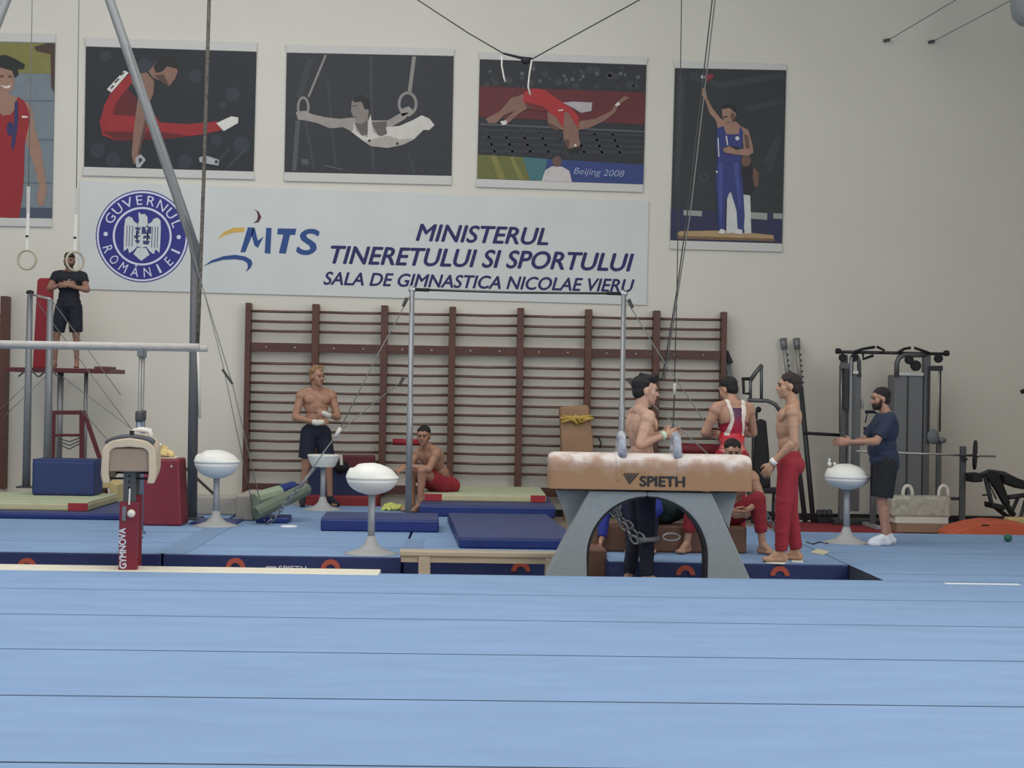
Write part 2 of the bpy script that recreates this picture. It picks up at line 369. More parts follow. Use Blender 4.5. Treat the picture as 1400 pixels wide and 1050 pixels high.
ep([(-1, 13), (12, 14), (12, 4), (-1, 3)], 3, sh); ep([(-10, 12), (-3, 12), (-3, 8), (-10, 9)], 3, sh); ep([(-9, 7), (-4, 7), (-4, 3), (-9, 4)], 3, sh)
ep([(-11, 1), (-2, 1), (-6, -3), (-11, -3)], 3, sh); ep([(2, 1), (11, 1), (11, -4), (6, -2), (1, -4)], 3, sh); ep([(-10, -6), (-3, -5), (-4, -10), (-8, -9)], 3, sh); ep([(1, -6), (11, -6), (9, -11), (2, -11)], 3, sh)
for x in (-21, -17.5, -13.5, 13.5, 17.5, 21): ep([(x-0.5, 14), (x+0.5, 14), (x+0.5, -15), (x-0.5, -15)], 3, sh)
sh.build('emblem_shield', mat('emblem_dark', (58, 60, 108), 0.6), bn)
ep2 = MB(); ep([(3, 12), (8, 12), (6, 9), (5.5, 5), (5, 9)], 4, ep2); ep2.build('emblem_detail', M_egl, bn)

# ================================================================== POSTERS
def pm(rgb): return mat('print_%d_%d_%d' % rgb, rgb, 0.55, noise=0.08, scale=9)
M_rail = mat('poster_rail', (205, 203, 196), 0.6)
def poster(label, outer_top, prt, outer_bot, polys, cat='poster'):
    """outer_top: top rail quad TL,TR ; prt: TL,TR,BR,BL of the print ; outer_bot: BL,BR of bottom rail"""
    c = P(*prt[3], YP); t = thing('wall_poster', label, cat, (c.x, WALL-0.01, c.z), 'posters hung on the back wall')
    def slab(q, y0, name, mt, bevel=0):
        p = [P(x, y, y0) for x, y in q]; b = [Vector((v.x, WALL-0.003, v.z)) for v in p]
        MB().hexa([p[3], p[2], b[2], b[3], p[0], p[1], b[1], b[0]]).build(name, mt, t, bevel=bevel)
    slab([outer_top[0], outer_top[1], prt[1], prt[0]], WALL-0.03, 'top_rail', M_rail, 0.006)
    slab([prt[3], prt[2], outer_bot[1], outer_bot[0]], WALL-0.03, 'bottom_rail', M_rail, 0.006)
    slab(prt, YP, 'poster_sheet', pm(polys[0]))
    mats = []; mb = MB()
    for k, (col, shp) in enumerate(polys[1]):
        mm = pm(col)
        if mm not in mats: mats.append(mm)
        mb.cur = mats.index(mm)
        for pts in shp: polyp(mb, pts, 1+k*0.7)
    if mb.f: mb.build('printed_picture', mats, t)
    return t
def dsk(x, y, rx, ry=None, n=14): ry = ry or rx; return [(x+rx*math.cos(2*math.pi*i/n), y+ry*math.sin(2*math.pi*i/n)) for i in range(n)]
def lin_(x0, y0, x1, y1, w):
    d = math.hypot(x1-x0, y1-y0); nx, ny = -(y1-y0)/d*w/2, (x1-x0)/d*w/2; return [(x0+nx, y0+ny), (x1+nx, y1+ny), (x1-nx, y1-ny), (x0-nx, y0-ny)]
def arcs(x, y, rx, ry, w, n=18):
    out = []
    for i in range(n):
        a, b = 2*math.pi*i/n, 2*math.pi*(i+1)/n
        out.append([(x+rx*math.cos(a), y+ry*math.sin(a)), (x+rx*math.cos(b), y+ry*math.sin(b)), (x+(rx-w)*math.cos(b), y+(ry-w)*math.sin(b)), (x+(rx-w)*math.cos(a), y+(ry-w)*math.sin(a))])
    return out
def Z(ox, oy, s):
    return lambda *ls: [[(ox+x/s, oy+y/s) for x, y in l] for l in ls]
SK = (158, 122, 102); SKD = (112, 82, 70)
# 1 medal winner (left edge)
z = lambda *l: list(l)
poster('portrait poster of smiling medal winner in red leotard at left edge', [(-84, 42), (76, 46.5)], [(-83, 55), (75.5, 58.5), (71, 299), (-87, 296)], [(-88, 307), (71, 310.5)],
 ((118, 128, 134), [
  ((128, 124, 66), z([(-83, 56), (75.3, 59.5), (74.6, 101), (-84, 98)])),
  ((92, 104, 112), z([(-84, 137), (74, 137), (74, 139), (-84, 139)], [(-86, 190), (73, 190), (73, 192), (-86, 192)], [(-86, 249), (72, 249), (72, 251), (-86, 251)])),
  ((74, 80, 96), z([(-86, 283), (71.3, 284), (70.8, 298), (-86.5, 295)])),
  ((74, 52, 44), z([(46, 64), (66, 58.5), (75, 60), (74, 128), (70, 118), (69, 74), (50, 70)])),
  (SK, z([(-8, 92), (4, 92), (16, 96), (20, 108), (18, 121), (11, 128), (20, 132), (38, 140), (44, 148), (47, 172), (56, 205), (62, 245), (64, 262), (60, 280), (53, 282), (50, 268), (54, 255), (46, 225), (36, 195), (30, 160), (10, 165), (-20, 150), (-20, 130), (-4, 128), (-12, 110)])),
  ((150, 34, 40), z([(-50, 140), (-25, 134), (-6, 146), (3, 158), (14, 157), (21, 148), (24, 132), (33, 138), (39, 150), (41, 165), (34, 195), (33, 235), (31, 265), (26, 298), (-50, 296)])),
  ((34, 36, 34), z([(-22, 82), (-4, 76), (8, 75), (20, 80), (34, 88), (33, 94), (24, 95), (26, 102), (20, 106), (17, 97), (0, 92), (-16, 97)])),
  ((92, 66, 56), z([(0, 103), (5, 102), (5, 105), (0, 106)], [(11, 103), (16, 103), (16, 106), (11, 106)])),
  ((226, 214, 204), z([(0, 116), (8, 118), (15, 116), (13, 120), (7, 121)], [(30, 158), (38, 159), (38, 161), (30, 161)])),
  ((52, 50, 92), z([(20, 140), (24, 136), (25, 165), (21, 195), (17, 207), (15, 198), (19, 170)], dsk(14, 176, 5, 10))),
 ]))
# 2 floor/rings-style support
z = Z(0, 0, 3.889)
poster('dark poster of red clad gymnast in support on pommels', [(115, 51), (352, 58.5)], [(117.5, 63.5), (350.7, 70.7), (346.5, 234.5), (115, 228)], [(111.5, 240), (348.5, 245.5)],
 ((32, 36, 41), [
  ((46, 54, 62), z(*[dsk(x, y, r) for x, y, r in ((1035, 405, 35), (1235, 500, 38), (770, 350, 42), (560, 300, 30), (1285, 770, 45), (600, 850, 40), (520, 800, 40), (980, 860, 40), (1185, 560, 20), (1150, 745, 30))])),
  ((62, 68, 74), z(lin_(1210, 890, 1300, 800, 10), lin_(1160, 860, 1220, 790, 8))),
  (SK, z([(1150, 655), (1160, 650), (1200, 690), (1190, 697)])),
  ((152, 36, 38), z([(690, 390), (600, 470), (555, 560), (530, 650), (545, 720), (620, 748), (760, 742), (900, 735), (1080, 715), (1190, 690), (1155, 645), (1000, 660), (850, 650), (830, 620), (760, 610), (700, 600), (670, 480), (720, 420)])),
  ((96, 26, 30), z([(675, 470), (615, 550), (600, 610), (720, 618), (725, 520)], [(545, 700), (620, 745), (780, 740), (1000, 722), (850, 700), (650, 700)])),
  ((138, 104, 88), z([(700, 400), (780, 385), (820, 430), (815, 500), (790, 560), (785, 640), (765, 720), (745, 820), (765, 845), (745, 880), (710, 870), (700, 820), (710, 700), (725, 580), (735, 500), (700, 440)], [(790, 380), (830, 330), (870, 305), (930, 330), (945, 380), (930, 420), (900, 458), (850, 430), (810, 410)])),
  ((88, 62, 54), z([(770, 640), (785, 640), (745, 820), (730, 820)], [(820, 400), (870, 395), (900, 455), (850, 430)])),
  ((30, 26, 26), z([(815, 355), (850, 305), (910, 293), (942, 330), (938, 365), (890, 352), (862, 380), (830, 388)])),
  ((218, 214, 205), z([(1150, 655), (1230, 618), (1268, 625), (1265, 655), (1190, 697)], [(660, 375), (685, 386), (592, 492), (568, 475)])),
  ((170, 172, 170), z([(720, 840), (750, 820), (775, 850), (745, 890), (725, 890)], [(1058, 838), (1090, 825), (1165, 850), (1162, 880), (1110, 872), (1062, 862)])),
  ((60, 60, 64), z([(735, 845), (752, 838), (758, 855), (740, 868)], dsk(1150, 860, 9))),
  ((60, 40, 44), z(lin_(640, 400, 660, 385, 8), lin_(610, 440, 632, 418, 8), lin_(590, 470, 604, 455, 8))),
 ]))
# 3 black and white rings
z = Z(340, 0, 3.889)
poster('black and white poster of gymnast holding a horizontal position on rings', [(390, 60.5), (622, 66.5)], [(392, 72), (620.3, 76.6), (617.3, 240.5), (388.8, 235.3)], [(387.5, 247.5), (617.5, 253)],
 ((44, 46, 50), [
  ((58, 60, 64), z(lin_(265, 520, 330, 310, 34), lin_(300, 640, 350, 900, 16), lin_(420, 430, 460, 880, 12), lin_(850, 820, 880, 920, 14), lin_(650, 300, 660, 900, 18))),
  ((82, 82, 84), z(lin_(242, 908, 262, 640, 24), lin_(400, 880, 500, 900, 8), lin_(280, 860, 320, 860, 30))),
  ((142, 138, 132), z(lin_(318, 515, 410, 292, 11), lin_(855, 492, 880, 300, 20), *arcs(290, 570, 34, 58, 13), *arcs(845, 552, 53, 66, 15))),
  ((156, 148, 140), z([(250, 595), (300, 588), (330, 605), (400, 622), (480, 632), (550, 625), (600, 640), (740, 640), (800, 605), (850, 598), (835, 630), (780, 662), (735, 690), (700, 728), (640, 728), (590, 720), (500, 676), (430, 682), (370, 656), (300, 640), (262, 636)], [(805, 582), (850, 565), (878, 590), (855, 620), (815, 618)])),
  ((136, 126, 118), z([(548, 540), (600, 520), (640, 560), (636, 610), (630, 690), (600, 720), (570, 680), (575, 650), (556, 620), (544, 592)])),
  ((96, 90, 86), z([(560, 650), (600, 660), (630, 640), (632, 715), (600, 718)], [(650, 650), (735, 645), (730, 715), (690, 722)], lin_(550, 565, 575, 560, 6), lin_(552, 618, 575, 622, 5))),
  ((28, 28, 30), z([(560, 522), (600, 503), (642, 530), (642, 582), (616, 580), (600, 540), (560, 545)])),
  ((206, 200, 190), z([(560, 645), (572, 692), (600, 722), (632, 728), (636, 640), (648, 608), (662, 700), (700, 727), (735, 712), (730, 675), (800, 670), (870, 640), (920, 613), (960, 630), (988, 665), (960, 692), (930, 690), (880, 740), (820, 770), (740, 787), (650, 777), (600, 742), (545, 700), (556, 690)])),
  ((172, 164, 154), z([(735, 720), (800, 740), (880, 735), (820, 770), (740, 787), (650, 777), (620, 750)])),
  ((60, 58, 58), z(dsk(642, 748, 8), dsk(790, 764, 8))),
 ]))
# 4 salto at the competition
z = Z(640, 0, 3.889)
rr = random.Random(3)
bl0 = (640+560/3.889, 930/3.889)
p4 = poster('colour poster of red clad gymnast arched backwards in mid air', [(654.5, 71), (886, 78)], [(656, 81), (883.8, 88.7), (879.5, 252), (652.3, 244.3)], [(650.3, 255.5), (879, 263)],
 ((38, 40, 44), [
  ((58, 60, 64), z(*[dsk(rr.uniform(90, 920), rr.uniform(350, 470), rr.uniform(8, 22)) for _ in range(26)])),
  ((92, 94, 96), z(*[dsk(rr.uniform(90, 920), rr.uniform(360, 460), rr.uniform(5, 11)) for _ in range(16)])),
  ((98, 34, 38), z([(60, 458), (941, 492), (938, 662), (57, 622)])),
  ((52, 54, 58), z(*[lin_(60, 690+k*38, 935, 720+k*30, 12) for k in range(4)], *[lin_(90+k*95, 680, 150+k*95, 830, 10) for k in range(8)])),
  ((86, 88, 92), z(lin_(60, 660, 937, 700, 9))),
  ((104, 106, 50), z([(50, 822), (290, 835), (330, 958), (48, 948)])),
  ((130, 126, 64), z([(120, 826), (150, 828), (200, 953), (160, 952)], [(220, 832), (240, 833), (300, 956), (270, 955)])),
  ((64, 112, 116), z([(290, 835), (420, 845), (410, 964), (330, 958)])),
  ((44, 62, 120), z([(420, 845), (934, 876), (931, 979), (400, 964)])),
  ((176, 168, 170), z([(500, 545), (560, 540), (660, 545), (655, 590), (600, 600), (560, 575)])),
  ((200, 192, 188), z([(390, 963), (410, 905), (445, 884), (500, 886), (538, 908), (552, 968)])),
  ((104, 76, 66), z(dsk(473, 858, 25, 30))),
  ((134, 100, 84), z([(300, 500), (230, 520), (170, 590), (92, 632), (108, 656), (150, 655), (190, 612), (250, 588), (190, 640), (176, 660), (205, 662), (270, 605), (312, 578), (400, 590)], [(590, 645), (680, 630), (760, 590), (790, 545), (830, 510), (858, 518), (800, 560), (780, 600), (720, 645), (640, 682), (585, 692)],
     [(420, 590), (470, 605), (515, 590), (552, 606), (585, 690), (596, 770), (570, 800), (530, 796), (508, 745), (505, 690), (460, 695), (425, 660)])),
  ((92, 66, 58), z([(300, 545), (400, 560), (420, 590), (312, 578)], [(430, 650), (500, 690), (460, 696), (425, 665)], [(512, 740), (540, 745), (535, 795), (515, 770)])),
  ((170, 40, 42), z([(296, 490), (350, 468), (410, 480), (480, 530), (545, 572), (590, 622), (586, 682), (558, 640), (530, 592), (512, 600), (505, 685), (470, 625), (430, 596), (335, 572), (292, 540)])),
  ((110, 28, 32), z([(300, 540), (400, 565), (440, 600), (335, 574)])),
  ((30, 26, 26), z([(528, 792), (594, 778), (588, 806), (545, 808)])),
  ((212, 206, 200), z([(170, 645), (205, 640), (205, 662), (182, 666)], [(780, 556), (800, 540), (810, 556), (790, 566)], lin_(480, 588, 505, 584, 7), dsk(570, 772, 7))),
 ]))
m = MB(); y = lay(12); A = P(640+560/3.889, 935/3.889, y); B = P(640+830/3.889, 952/3.889, y); T = P(640+562/3.889, 890/3.889, y)
text_quad(m, 'Beijing 2008', A, B, T, 0.005, 0.25); m.build('printed_lettering', pm((150, 160, 190)), p4)
# 5 podium
z = Z(900, 60, 3.5)
poster('portrait poster of gymnast in blue on podium with raised arm', [(920, 83), (1076, 87.5)], [(923, 93), (1075, 96), (1069.3, 333), (916.5, 328.5)], [(915.5, 340.5), (1070, 344.5)],
 ((42, 46, 48), [
  ((54, 59, 61), z([(150, 130), (300, 180), (480, 150), (600, 140), (600, 165), (480, 185), (300, 215), (150, 170)], [(420, 300), (600, 260), (600, 285), (430, 325)], [(90, 150), (130, 150), (110, 560), (80, 700)], [(500, 560), (560, 450), (590, 440), (540, 620)], *arcs(218, 638, 26, 26, 12))),
  ((36, 40, 74), z([(60, 790), (595, 815), (592, 953), (58, 938)])),
  ((156, 158, 150), z([(120, 795), (210, 800), (208, 825), (120, 820)], [(440, 805), (522, 810), (520, 842), (440, 836)], [(550, 810), (594, 812), (593, 838), (550, 835)])),
  ((176, 146, 104), z([(90, 905), (105, 896), (320, 893), (550, 915), (555, 945), (90, 932)])),
  ((120, 94, 64), z([(90, 918), (555, 932), (555, 945), (90, 932)])),
  ((206, 206, 200), z([(330, 715), (355, 708), (440, 725), (445, 905), (415, 907), (400, 830), (378, 902), (325, 907)])),
  ((26, 26, 30), z([(398, 600), (440, 570), (480, 610), (482, 660), (440, 725), (398, 720)])),
  ((112, 80, 68), z(dsk(420, 560, 24, 28), [(455, 588), (482, 618), (478, 680), (460, 686), (452, 640)])),
  (SK, z([(285, 402), (275, 365), (245, 330), (225, 270), (203, 238), (208, 208), (226, 213), (234, 260), (260, 310), (300, 358), (330, 372), (372, 372), (395, 395), (430, 410), (450, 480), (456, 520), (430, 536), (360, 528), (318, 520), (308, 502), (340, 488), (372, 508), (408, 500), (404, 450), (390, 440), (300, 440)], [(305, 310), (330, 298), (365, 308), (373, 345), (357, 378), (325, 380), (306, 350)])),
  ((104, 76, 64), z([(350, 325), (373, 345), (357, 378), (345, 350)], [(410, 430), (430, 440), (440, 500), (418, 500)])),
  ((46, 56, 118), z([(282, 404), (312, 392), (325, 432), (385, 432), (392, 395), (406, 420), (402, 500), (340, 486), (306, 500), (318, 524), (400, 536), (392, 562), (405, 680), (413, 820), (408, 905), (380, 900), (375, 800), (345, 700), (322, 760), (318, 890), (290, 905), (282, 760), (274, 650), (282, 560), (274, 470)])),
  ((66, 78, 142), z([(290, 570), (310, 570), (305, 760), (300, 880), (290, 760)], [(360, 570), (380, 570), (398, 780), (385, 780)])),
  ((26, 24, 24), z([(302, 312), (330, 287), (370, 294), (379, 332), (364, 326), (340, 306)], [(312, 346), (330, 346), (330, 352), (312, 352)])),
  ((216, 214, 208), z([(285, 905), (300, 884), (320, 892), (316, 910)], [(362, 907), (375, 884), (402, 890), (402, 912)], dsk(378, 452, 10), dsk(213, 158, 9), lin_(286, 450, 290, 540, 5), lin_(325, 440, 332, 485, 6), dsk(280, 612, 5))),
  ((140, 44, 60), z(dsk(248, 156, 17, 13), dsk(232, 172, 9))),
 ]))

# ================================================================== APPARATUS
M_steel = mat('grey_steel', (120, 122, 124), 0.45, 0.3, noise=0.06)
M_dsteel = mat('dark_steel', (78, 80, 83), 0.5, 0.3)
M_chrome = mat('bright_steel', (190, 190, 190), 0.3, 0.8)
M_cable = mat('steel_cable', (128, 128, 126), 0.5, 0.3)
M_dcable = mat('dark_cable', (66, 64, 62), 0.7)
M_white = mat('white_gelcoat', (236, 235, 226), 0.5, noise=0.04, scale=6)
M_stem = mat('stem_paint', (150, 154, 160), 0.45, 0.2)
M_rubber = mat('black_rubber', (24, 25, 28), 0.7)
M_strap = mat('white_strap', (214, 210, 200), 0.8)
def rope(name, label, pts, r, mtl, cat='cable', n=6, group=None):
    return tag(MB().tube(pts, r, n).build(name, mtl, None, smooth=True), label, cat, group)
def chain(mb, p0, p1, link=0.055, r=0.007):
    p0, p1 = Vector(p0), Vector(p1); d = p1-p0; n = max(2, int(d.length/(link*0.75))); d.normalize(); x, y = frame(d)
    for i in range(n):
        c = p0+(p1-p0)*((i+0.5)/n); a = x if i % 2 else y
        mb.tube([c+d*(link/2*math.cos(t))+a*(link*0.28*math.sin(t)) for t in [2*math.pi*k/8 for k in range(8)]], r, 5, closed=True)
    return mb

def evalmesh(mb, name, mtl, voxel, it, smooth=True):
    me = mb.mesh(name, mtl); o = bpy.data.objects.new('tmp', me); COL.objects.link(o)
    r = o.modifiers.new('r', 'REMESH'); r.mode = 'VOXEL'; r.voxel_size = voxel; r.use_smooth_shade = True
    if it: s = o.modifiers.new('s', 'SMOOTH'); s.factor = 0.5; s.iterations = it
    bpy.context.view_layer.update(); dg = bpy.context.evaluated_depsgraph_get()
    out = bpy.data.meshes.new_from_object(o.evaluated_get(dg)); out.name = name
    bpy.data.objects.remove(o); bpy.data.meshes.remove(me)
    out.materials.clear(); out.materials.append(mtl); out.polygons.foreach_set('use_smooth', [True]*len(out.polygons)); return out
def heap(c, rx, ry, h, seed, n=26):
    """crumpled cloth: flattened folds joined into one surface resting at c"""
    m = MB(); q = random.Random(seed); c = Vector(c)
    for i in range(n):
        a = q.uniform(0, 6.283); d = math.sqrt(q.random()); x_, y_ = rx*d*math.cos(a), ry*d*math.sin(a); z_ = h*(1-d*d)*q.uniform(0.4, 1)
        R_ = Matrix.Rotation(q.uniform(0, 3.1), 3, 'Z') @ Matrix.Rotation(q.uniform(-0.8, 0.8), 3, 'X')
        m.sph(c+V3(x_, y_, z_+0.015), (q.uniform(.03, .06), q.uniform(.012, .022), q.uniform(.015, .03)), R_, 10, 7)
    m.sph(c+V3(0, 0, h*0.4), (rx*0.8, ry*0.8, h*0.5)); return m
def V3(*a): return Vector(a)

# ---------------------------------------------------------------- pommel horse (front)
YH = 12.72
def H(px, py, y=YH): return P(px, py, y)
ph = thing('pommel_horse', 'tan leather pommel horse on grey arched legs in the foreground', 'pommel horse', (H(888, 700).x, YH, -0.2))
yc = YH+0.18
bl_, br_ = H(751.5, 640).x, H(1029, 640).x; zt_ = H(890, 621).z; zb_ = H(890, 670.5).z
m = bpy.data.materials.new('horse_leather'); m.use_nodes = True; nt = m.node_tree; bs = nt.nodes['Principled BSDF']; bs.inputs['Roughness'].default_value = 0.7
tc = nt.nodes.new('ShaderNodeTexCoord'); sep = nt.nodes.new('ShaderNodeSeparateXYZ'); nt.links.new(tc.outputs['Object'], sep.inputs[0])
nz = nt.nodes.new('ShaderNodeTexNoise'); nz.inputs['Scale'].default_value = 7; nz.inputs['Detail'].default_value = 8; nt.links.new(tc.outputs['Object'], nz.inputs['Vector'])
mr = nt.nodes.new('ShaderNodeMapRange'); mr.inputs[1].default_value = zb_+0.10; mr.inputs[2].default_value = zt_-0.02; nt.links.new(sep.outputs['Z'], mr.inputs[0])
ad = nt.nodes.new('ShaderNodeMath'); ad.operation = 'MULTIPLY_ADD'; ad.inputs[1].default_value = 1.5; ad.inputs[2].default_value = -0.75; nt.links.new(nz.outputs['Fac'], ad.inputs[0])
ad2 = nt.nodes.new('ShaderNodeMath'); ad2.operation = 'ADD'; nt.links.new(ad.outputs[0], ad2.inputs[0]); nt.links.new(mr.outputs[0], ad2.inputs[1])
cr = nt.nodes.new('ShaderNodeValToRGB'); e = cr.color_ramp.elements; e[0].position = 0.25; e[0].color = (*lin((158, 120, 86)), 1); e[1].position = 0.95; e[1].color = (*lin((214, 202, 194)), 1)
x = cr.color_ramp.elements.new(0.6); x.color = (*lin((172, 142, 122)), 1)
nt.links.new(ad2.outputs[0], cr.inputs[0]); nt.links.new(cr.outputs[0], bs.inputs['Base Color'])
M_horse = m
def horse_body(mb, x0, x1, y0, y1, z0, z1, rt, axis='x', sag=0.0):
    """rounded-top padded body swept along its length"""
    prof = []; w = (y1-y0)/2; yc_ = (y0+y1)/2
    prof += [(-w, z0), (-w, z1-rt)]
    for i in range(1, 6): a = math.pi/2*i/6; prof.append((-w+rt-rt*math.cos(a), z1-rt+rt*math.sin(a)))
    prof += [(-w+rt, z1), (w-rt, z1)]
    for i in range(1, 6): a = math.pi/2*(1-i/6); prof.append((w-rt+rt*math.cos(a), z1-rt+rt*math.sin(a)))
    prof += [(w, z1-rt), (w, z0)]
    n = len(prof); stn = [0, 0.012, 0.03, 0.1, 0.3, 0.5, 0.7, 0.9, 0.97, 0.988, 1.0]; ins = [0.03, 0.01, 0, 0, 0, 0, 0, 0, 0, 0.01, 0.03]; vs = []; fs = []
    for t, d in zip(stn, ins):
        X = x0+(x1-x0)*t
        for yy, zz in prof:
            k = (zz-z0)/(z1-z0); yy2 = yy*(1-d/w*0.6); z2 = zz-d*k*0.8-(sag*math.sin(math.pi*t) if k > 0.6 else 0)
            vs.append((X, yc_+yy2, z2) if axis == 'x' else (yc_+yy2, X, z2))
    for i in range(len(stn)-1):
        for j in range(n): fs.append((i*n+j, i*n+(j+1) % n, (i+1)*n+(j+1) % n, (i+1)*n+j))
    fs.append(tuple(range(n))); fs.append(tuple(range((len(stn)-1)*n, len(stn)*n)))
    return mb.add(vs, fs)
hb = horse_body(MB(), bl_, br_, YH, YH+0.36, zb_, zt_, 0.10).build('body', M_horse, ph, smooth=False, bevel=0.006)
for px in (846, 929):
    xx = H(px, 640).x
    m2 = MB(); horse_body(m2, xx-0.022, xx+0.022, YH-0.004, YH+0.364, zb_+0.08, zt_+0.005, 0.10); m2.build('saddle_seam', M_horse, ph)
t = MB(); q = H(875, 664.5, YH-0.003); text_quad(t, 'SPIETH', q, H(936, 665.5, YH-0.003), H(875.2, 651, YH-0.003), 0.06)
for i in range(5):
    tx, ty = 740+(1018+36*i)/8.75, 590+496/8.75; bx_, by_ = 740+(985+16*i)/8.75, 590+(525+26*i)/8.75
    t.add([H(tx-1.3, ty, YH-0.003), H(tx+1.3, ty, YH-0.003), H(bx_+1.3, by_, YH-0.003), H(bx_-1.3, by_-1, YH-0.003)], [(0, 1, 2, 3)])
t.build('lettering', M_black, ph)
M_hgrey = mat('horse_frame_grey', (136, 142, 143), 0.6, noise=0.06, scale=30)
# arched front frame
def arch_pts(cx, cy, r, ytop, lo, ri_, n=20):
    return [(cx+r*math.cos(a), cy-r*math.sin(a)) for a in [math.pi*i/n for i in range(n+1)]]
yf0, yf1 = YH+0.04, YH+0.22
for sgn in (-1, 1):
    out = [(805.7, 671), (747, 784), (744, 815)] if sgn < 0 else [(973, 674), (1026, 792), (1032, 818)]
    inn = [(885+83*sgn*math.cos(a), 762-83*math.sin(a)) for a in [math.pi/2*i/10 for i in range(11)]]
    pts = out+[(803 if sgn < 0 else 967, 815 if sgn < 0 else 818)]+inn+[(885, 672.5)]
    pts = [(H(a, b, yf0).x, H(a, b, yf0).z) for a, b in pts]
    zmin = -0.195; pts = [(a, max(b, zmin)) for a, b in pts]
    MB().prism(pts, yf0, yf1).build('leg_panel', M_hgrey, ph, bevel=0.012)
    tr = [H(885+82*sgn*math.cos(a), 762-82*math.sin(a), yf0) for a in [math.pi/2*i/10 for i in range(11)]]
    tr = [Vector((tr[0].x, 0, -0.19))]+tr
    v = []; fs = []
    for p in tr: v += [(p.x, yf0+0.012, p.z), (p.x-sgn*0.014, yf0+0.012, p.z-0.004), (p.x-sgn*0.014, yf1+0.03, p.z-0.004), (p.x, yf1+0.03, p.z)]
    for i in range(len(tr)-1):
        for j in range(4): fs.append((i*4+j, i*4+(j+1) % 4, i*4+4+(j+1) % 4, i*4+4+j))
    MB().add(v, fs).build('arch_trim', M_rubber, ph)
    wq = [(760, 670), (806, 670), (806, 690), (779, 722), (777, 716)] if sgn < 0 else [(971, 673), (1009, 673), (1000, 705), (997, 724), (971, 680)]
    MB().prism([(H(a, b, yf1).x, H(a, b, yf1).z) for a, b in wq], yf1+0.005, yf1+0.12).build('brace_panel', M_hgrey, ph, bevel=0.008)
    fx = H(775 if sgn < 0 else 1000, 800).x
    MB().box(fx-0.18, fx+0.18, yf0-0.02, yf1+0.12, -0.2, -0.15).build('foot', M_rubber, ph, bevel=0.01)
M_pom = mat('chalky_pommel', (188, 190, 194), 0.5, rgb2=(120, 126, 138), scale=20)
for px in (850.5, 926):
    xx = H(px, 612, YH+0.08).x; pts = []
    for i in range(13): a = math.pi*i/12; pts.append((xx, YH+0.18-0.13*math.cos(a), zt_-0.03+0.185*(math.sin(a)**0.55)))
    MB().tube(pts, [0.04]+[0.033]*11+[0.04], 12).build('pommel', M_pom, ph, smooth=True)
ch = chain(MB(), H(836, 697, yf1+0.1), H(870, 742, yf1+0.12), 0.09, 0.01); chain(ch, H(840, 697, yf1+0.16), H(880, 738, yf1+0.15), 0.09, 0.009)
ch.build('tension_chain', mat('chain_steel', (150, 150, 150), 0.35, 0.8), ph, smooth=True)
mb = MB().tube([H(872, 739, yf1+0.13), H(886, 738, yf1+0.13), H(902, 737, yf1+0.13)], [0.03, 0.02, 0.026], 10); mb.build('chain_tensioner', M_steel, ph, smooth=True)
lk = MB().tube([H(918+12*math.cos(t), 734-5*math.sin(t), yf1+0.13) for t in [2*math.pi*k/12 for k in range(12)]], 0.009, 6, closed=True); lk.build('chain_hook', M_chrome, ph, smooth=True)

# ---------------------------------------------------------------- end-on vaulting horse at left
YG = G(177, 779.5).y-0.09
gh = thing('pommel_horse', 'beige pommel horse seen end on with a dark red telescopic leg', 'pommel horse', (P(177, 780, YG).x, YG, 0.002))
M_beige = mat('beige_leather', (196, 178, 152), 0.7, noise=0.1, scale=8); M_tan = mat('tan_end', (150, 130, 112), 0.75, noise=0.08)
gx = P(176, 640, YG).x; gz0 = P(176, 661, YG).z; gz1 = P(176, 599, YG).z; gw = 0.214
# padded shell: inverted U cross-section, swept back
def U(w, zt, zl, rt): 
    o = [(-w*0.93, zl), (-w, zl+0.07), (-w*0.97, zt-rt)]
    for i in range(1, 8): a = math.pi/2*i/8; o.append((-w*0.97+rt-rt*math.cos(a), zt-rt+rt*0.9*math.sin(a)))
    o.append((0, zt)); return o+[(-a, b) for a, b in reversed(o[:-1])]
ou = U(gw, gz1, gz0, 0.13); inn = U(gw-0.06, gz1-0.07, gz0, 0.06); n = len(ou); vs = []; fs = []
for yy, k in ((YG, 0.97), (YG+0.03, 1), (YG+1.5, 1), (YG+1.53, 0.97)):
    vs += [(gx+a*k, yy, b) for a, b in ou]+[(gx+a, yy, b) for a, b in inn]
for i in range(3):
    o_ = i*2*n
    for j in range(n-1):
        fs.append((o_+j, o_+j+1, o_+2*n+j+1, o_+2*n+j)); fs.append((o_+n+j, o_+3*n+j, o_+3*n+j+1, o_+n+j+1))
    for j in (0, n-1): fs.append((o_+j, o_+2*n+j, o_+3*n+j, o_+n+j))
for o_ in (0, 6*n):
    for j in range(n-1): fs.append((o_+j, o_+n+j, o_+n+j+1, o_+j+1))
MB().add(vs, fs).build('padded_shell', M_beige, gh, smooth=False, bevel=0.008)
MB().box(gx-0.155, gx+0.155, YG+0.02, YG+1.5, P(176, 645, YG).z, gz1-0.08).build('wooden_core', M_tan, gh, bevel=0.01)
cp = MB(); pr = []
for i in range(9): a = math.pi*i/8; pr.append((gx-0.195*math.cos(a), gz1-0.045+0.065*math.sin(a)))
cp.prism([(a, b) for a, b in pr]+[(gx+0.16, gz1-0.05), (gx-0.16, gz1-0.05)], YG+0.05, YG+0.5); cp.build('saddle_cover', mat('grey_cover', (70, 73, 78), 0.6), gh, bevel=0.008)
MB().box(gx-0.005, gx+0.03, YG+0.15, YG+0.19, gz1, gz1+0.055).build('latch', M_rubber, gh)
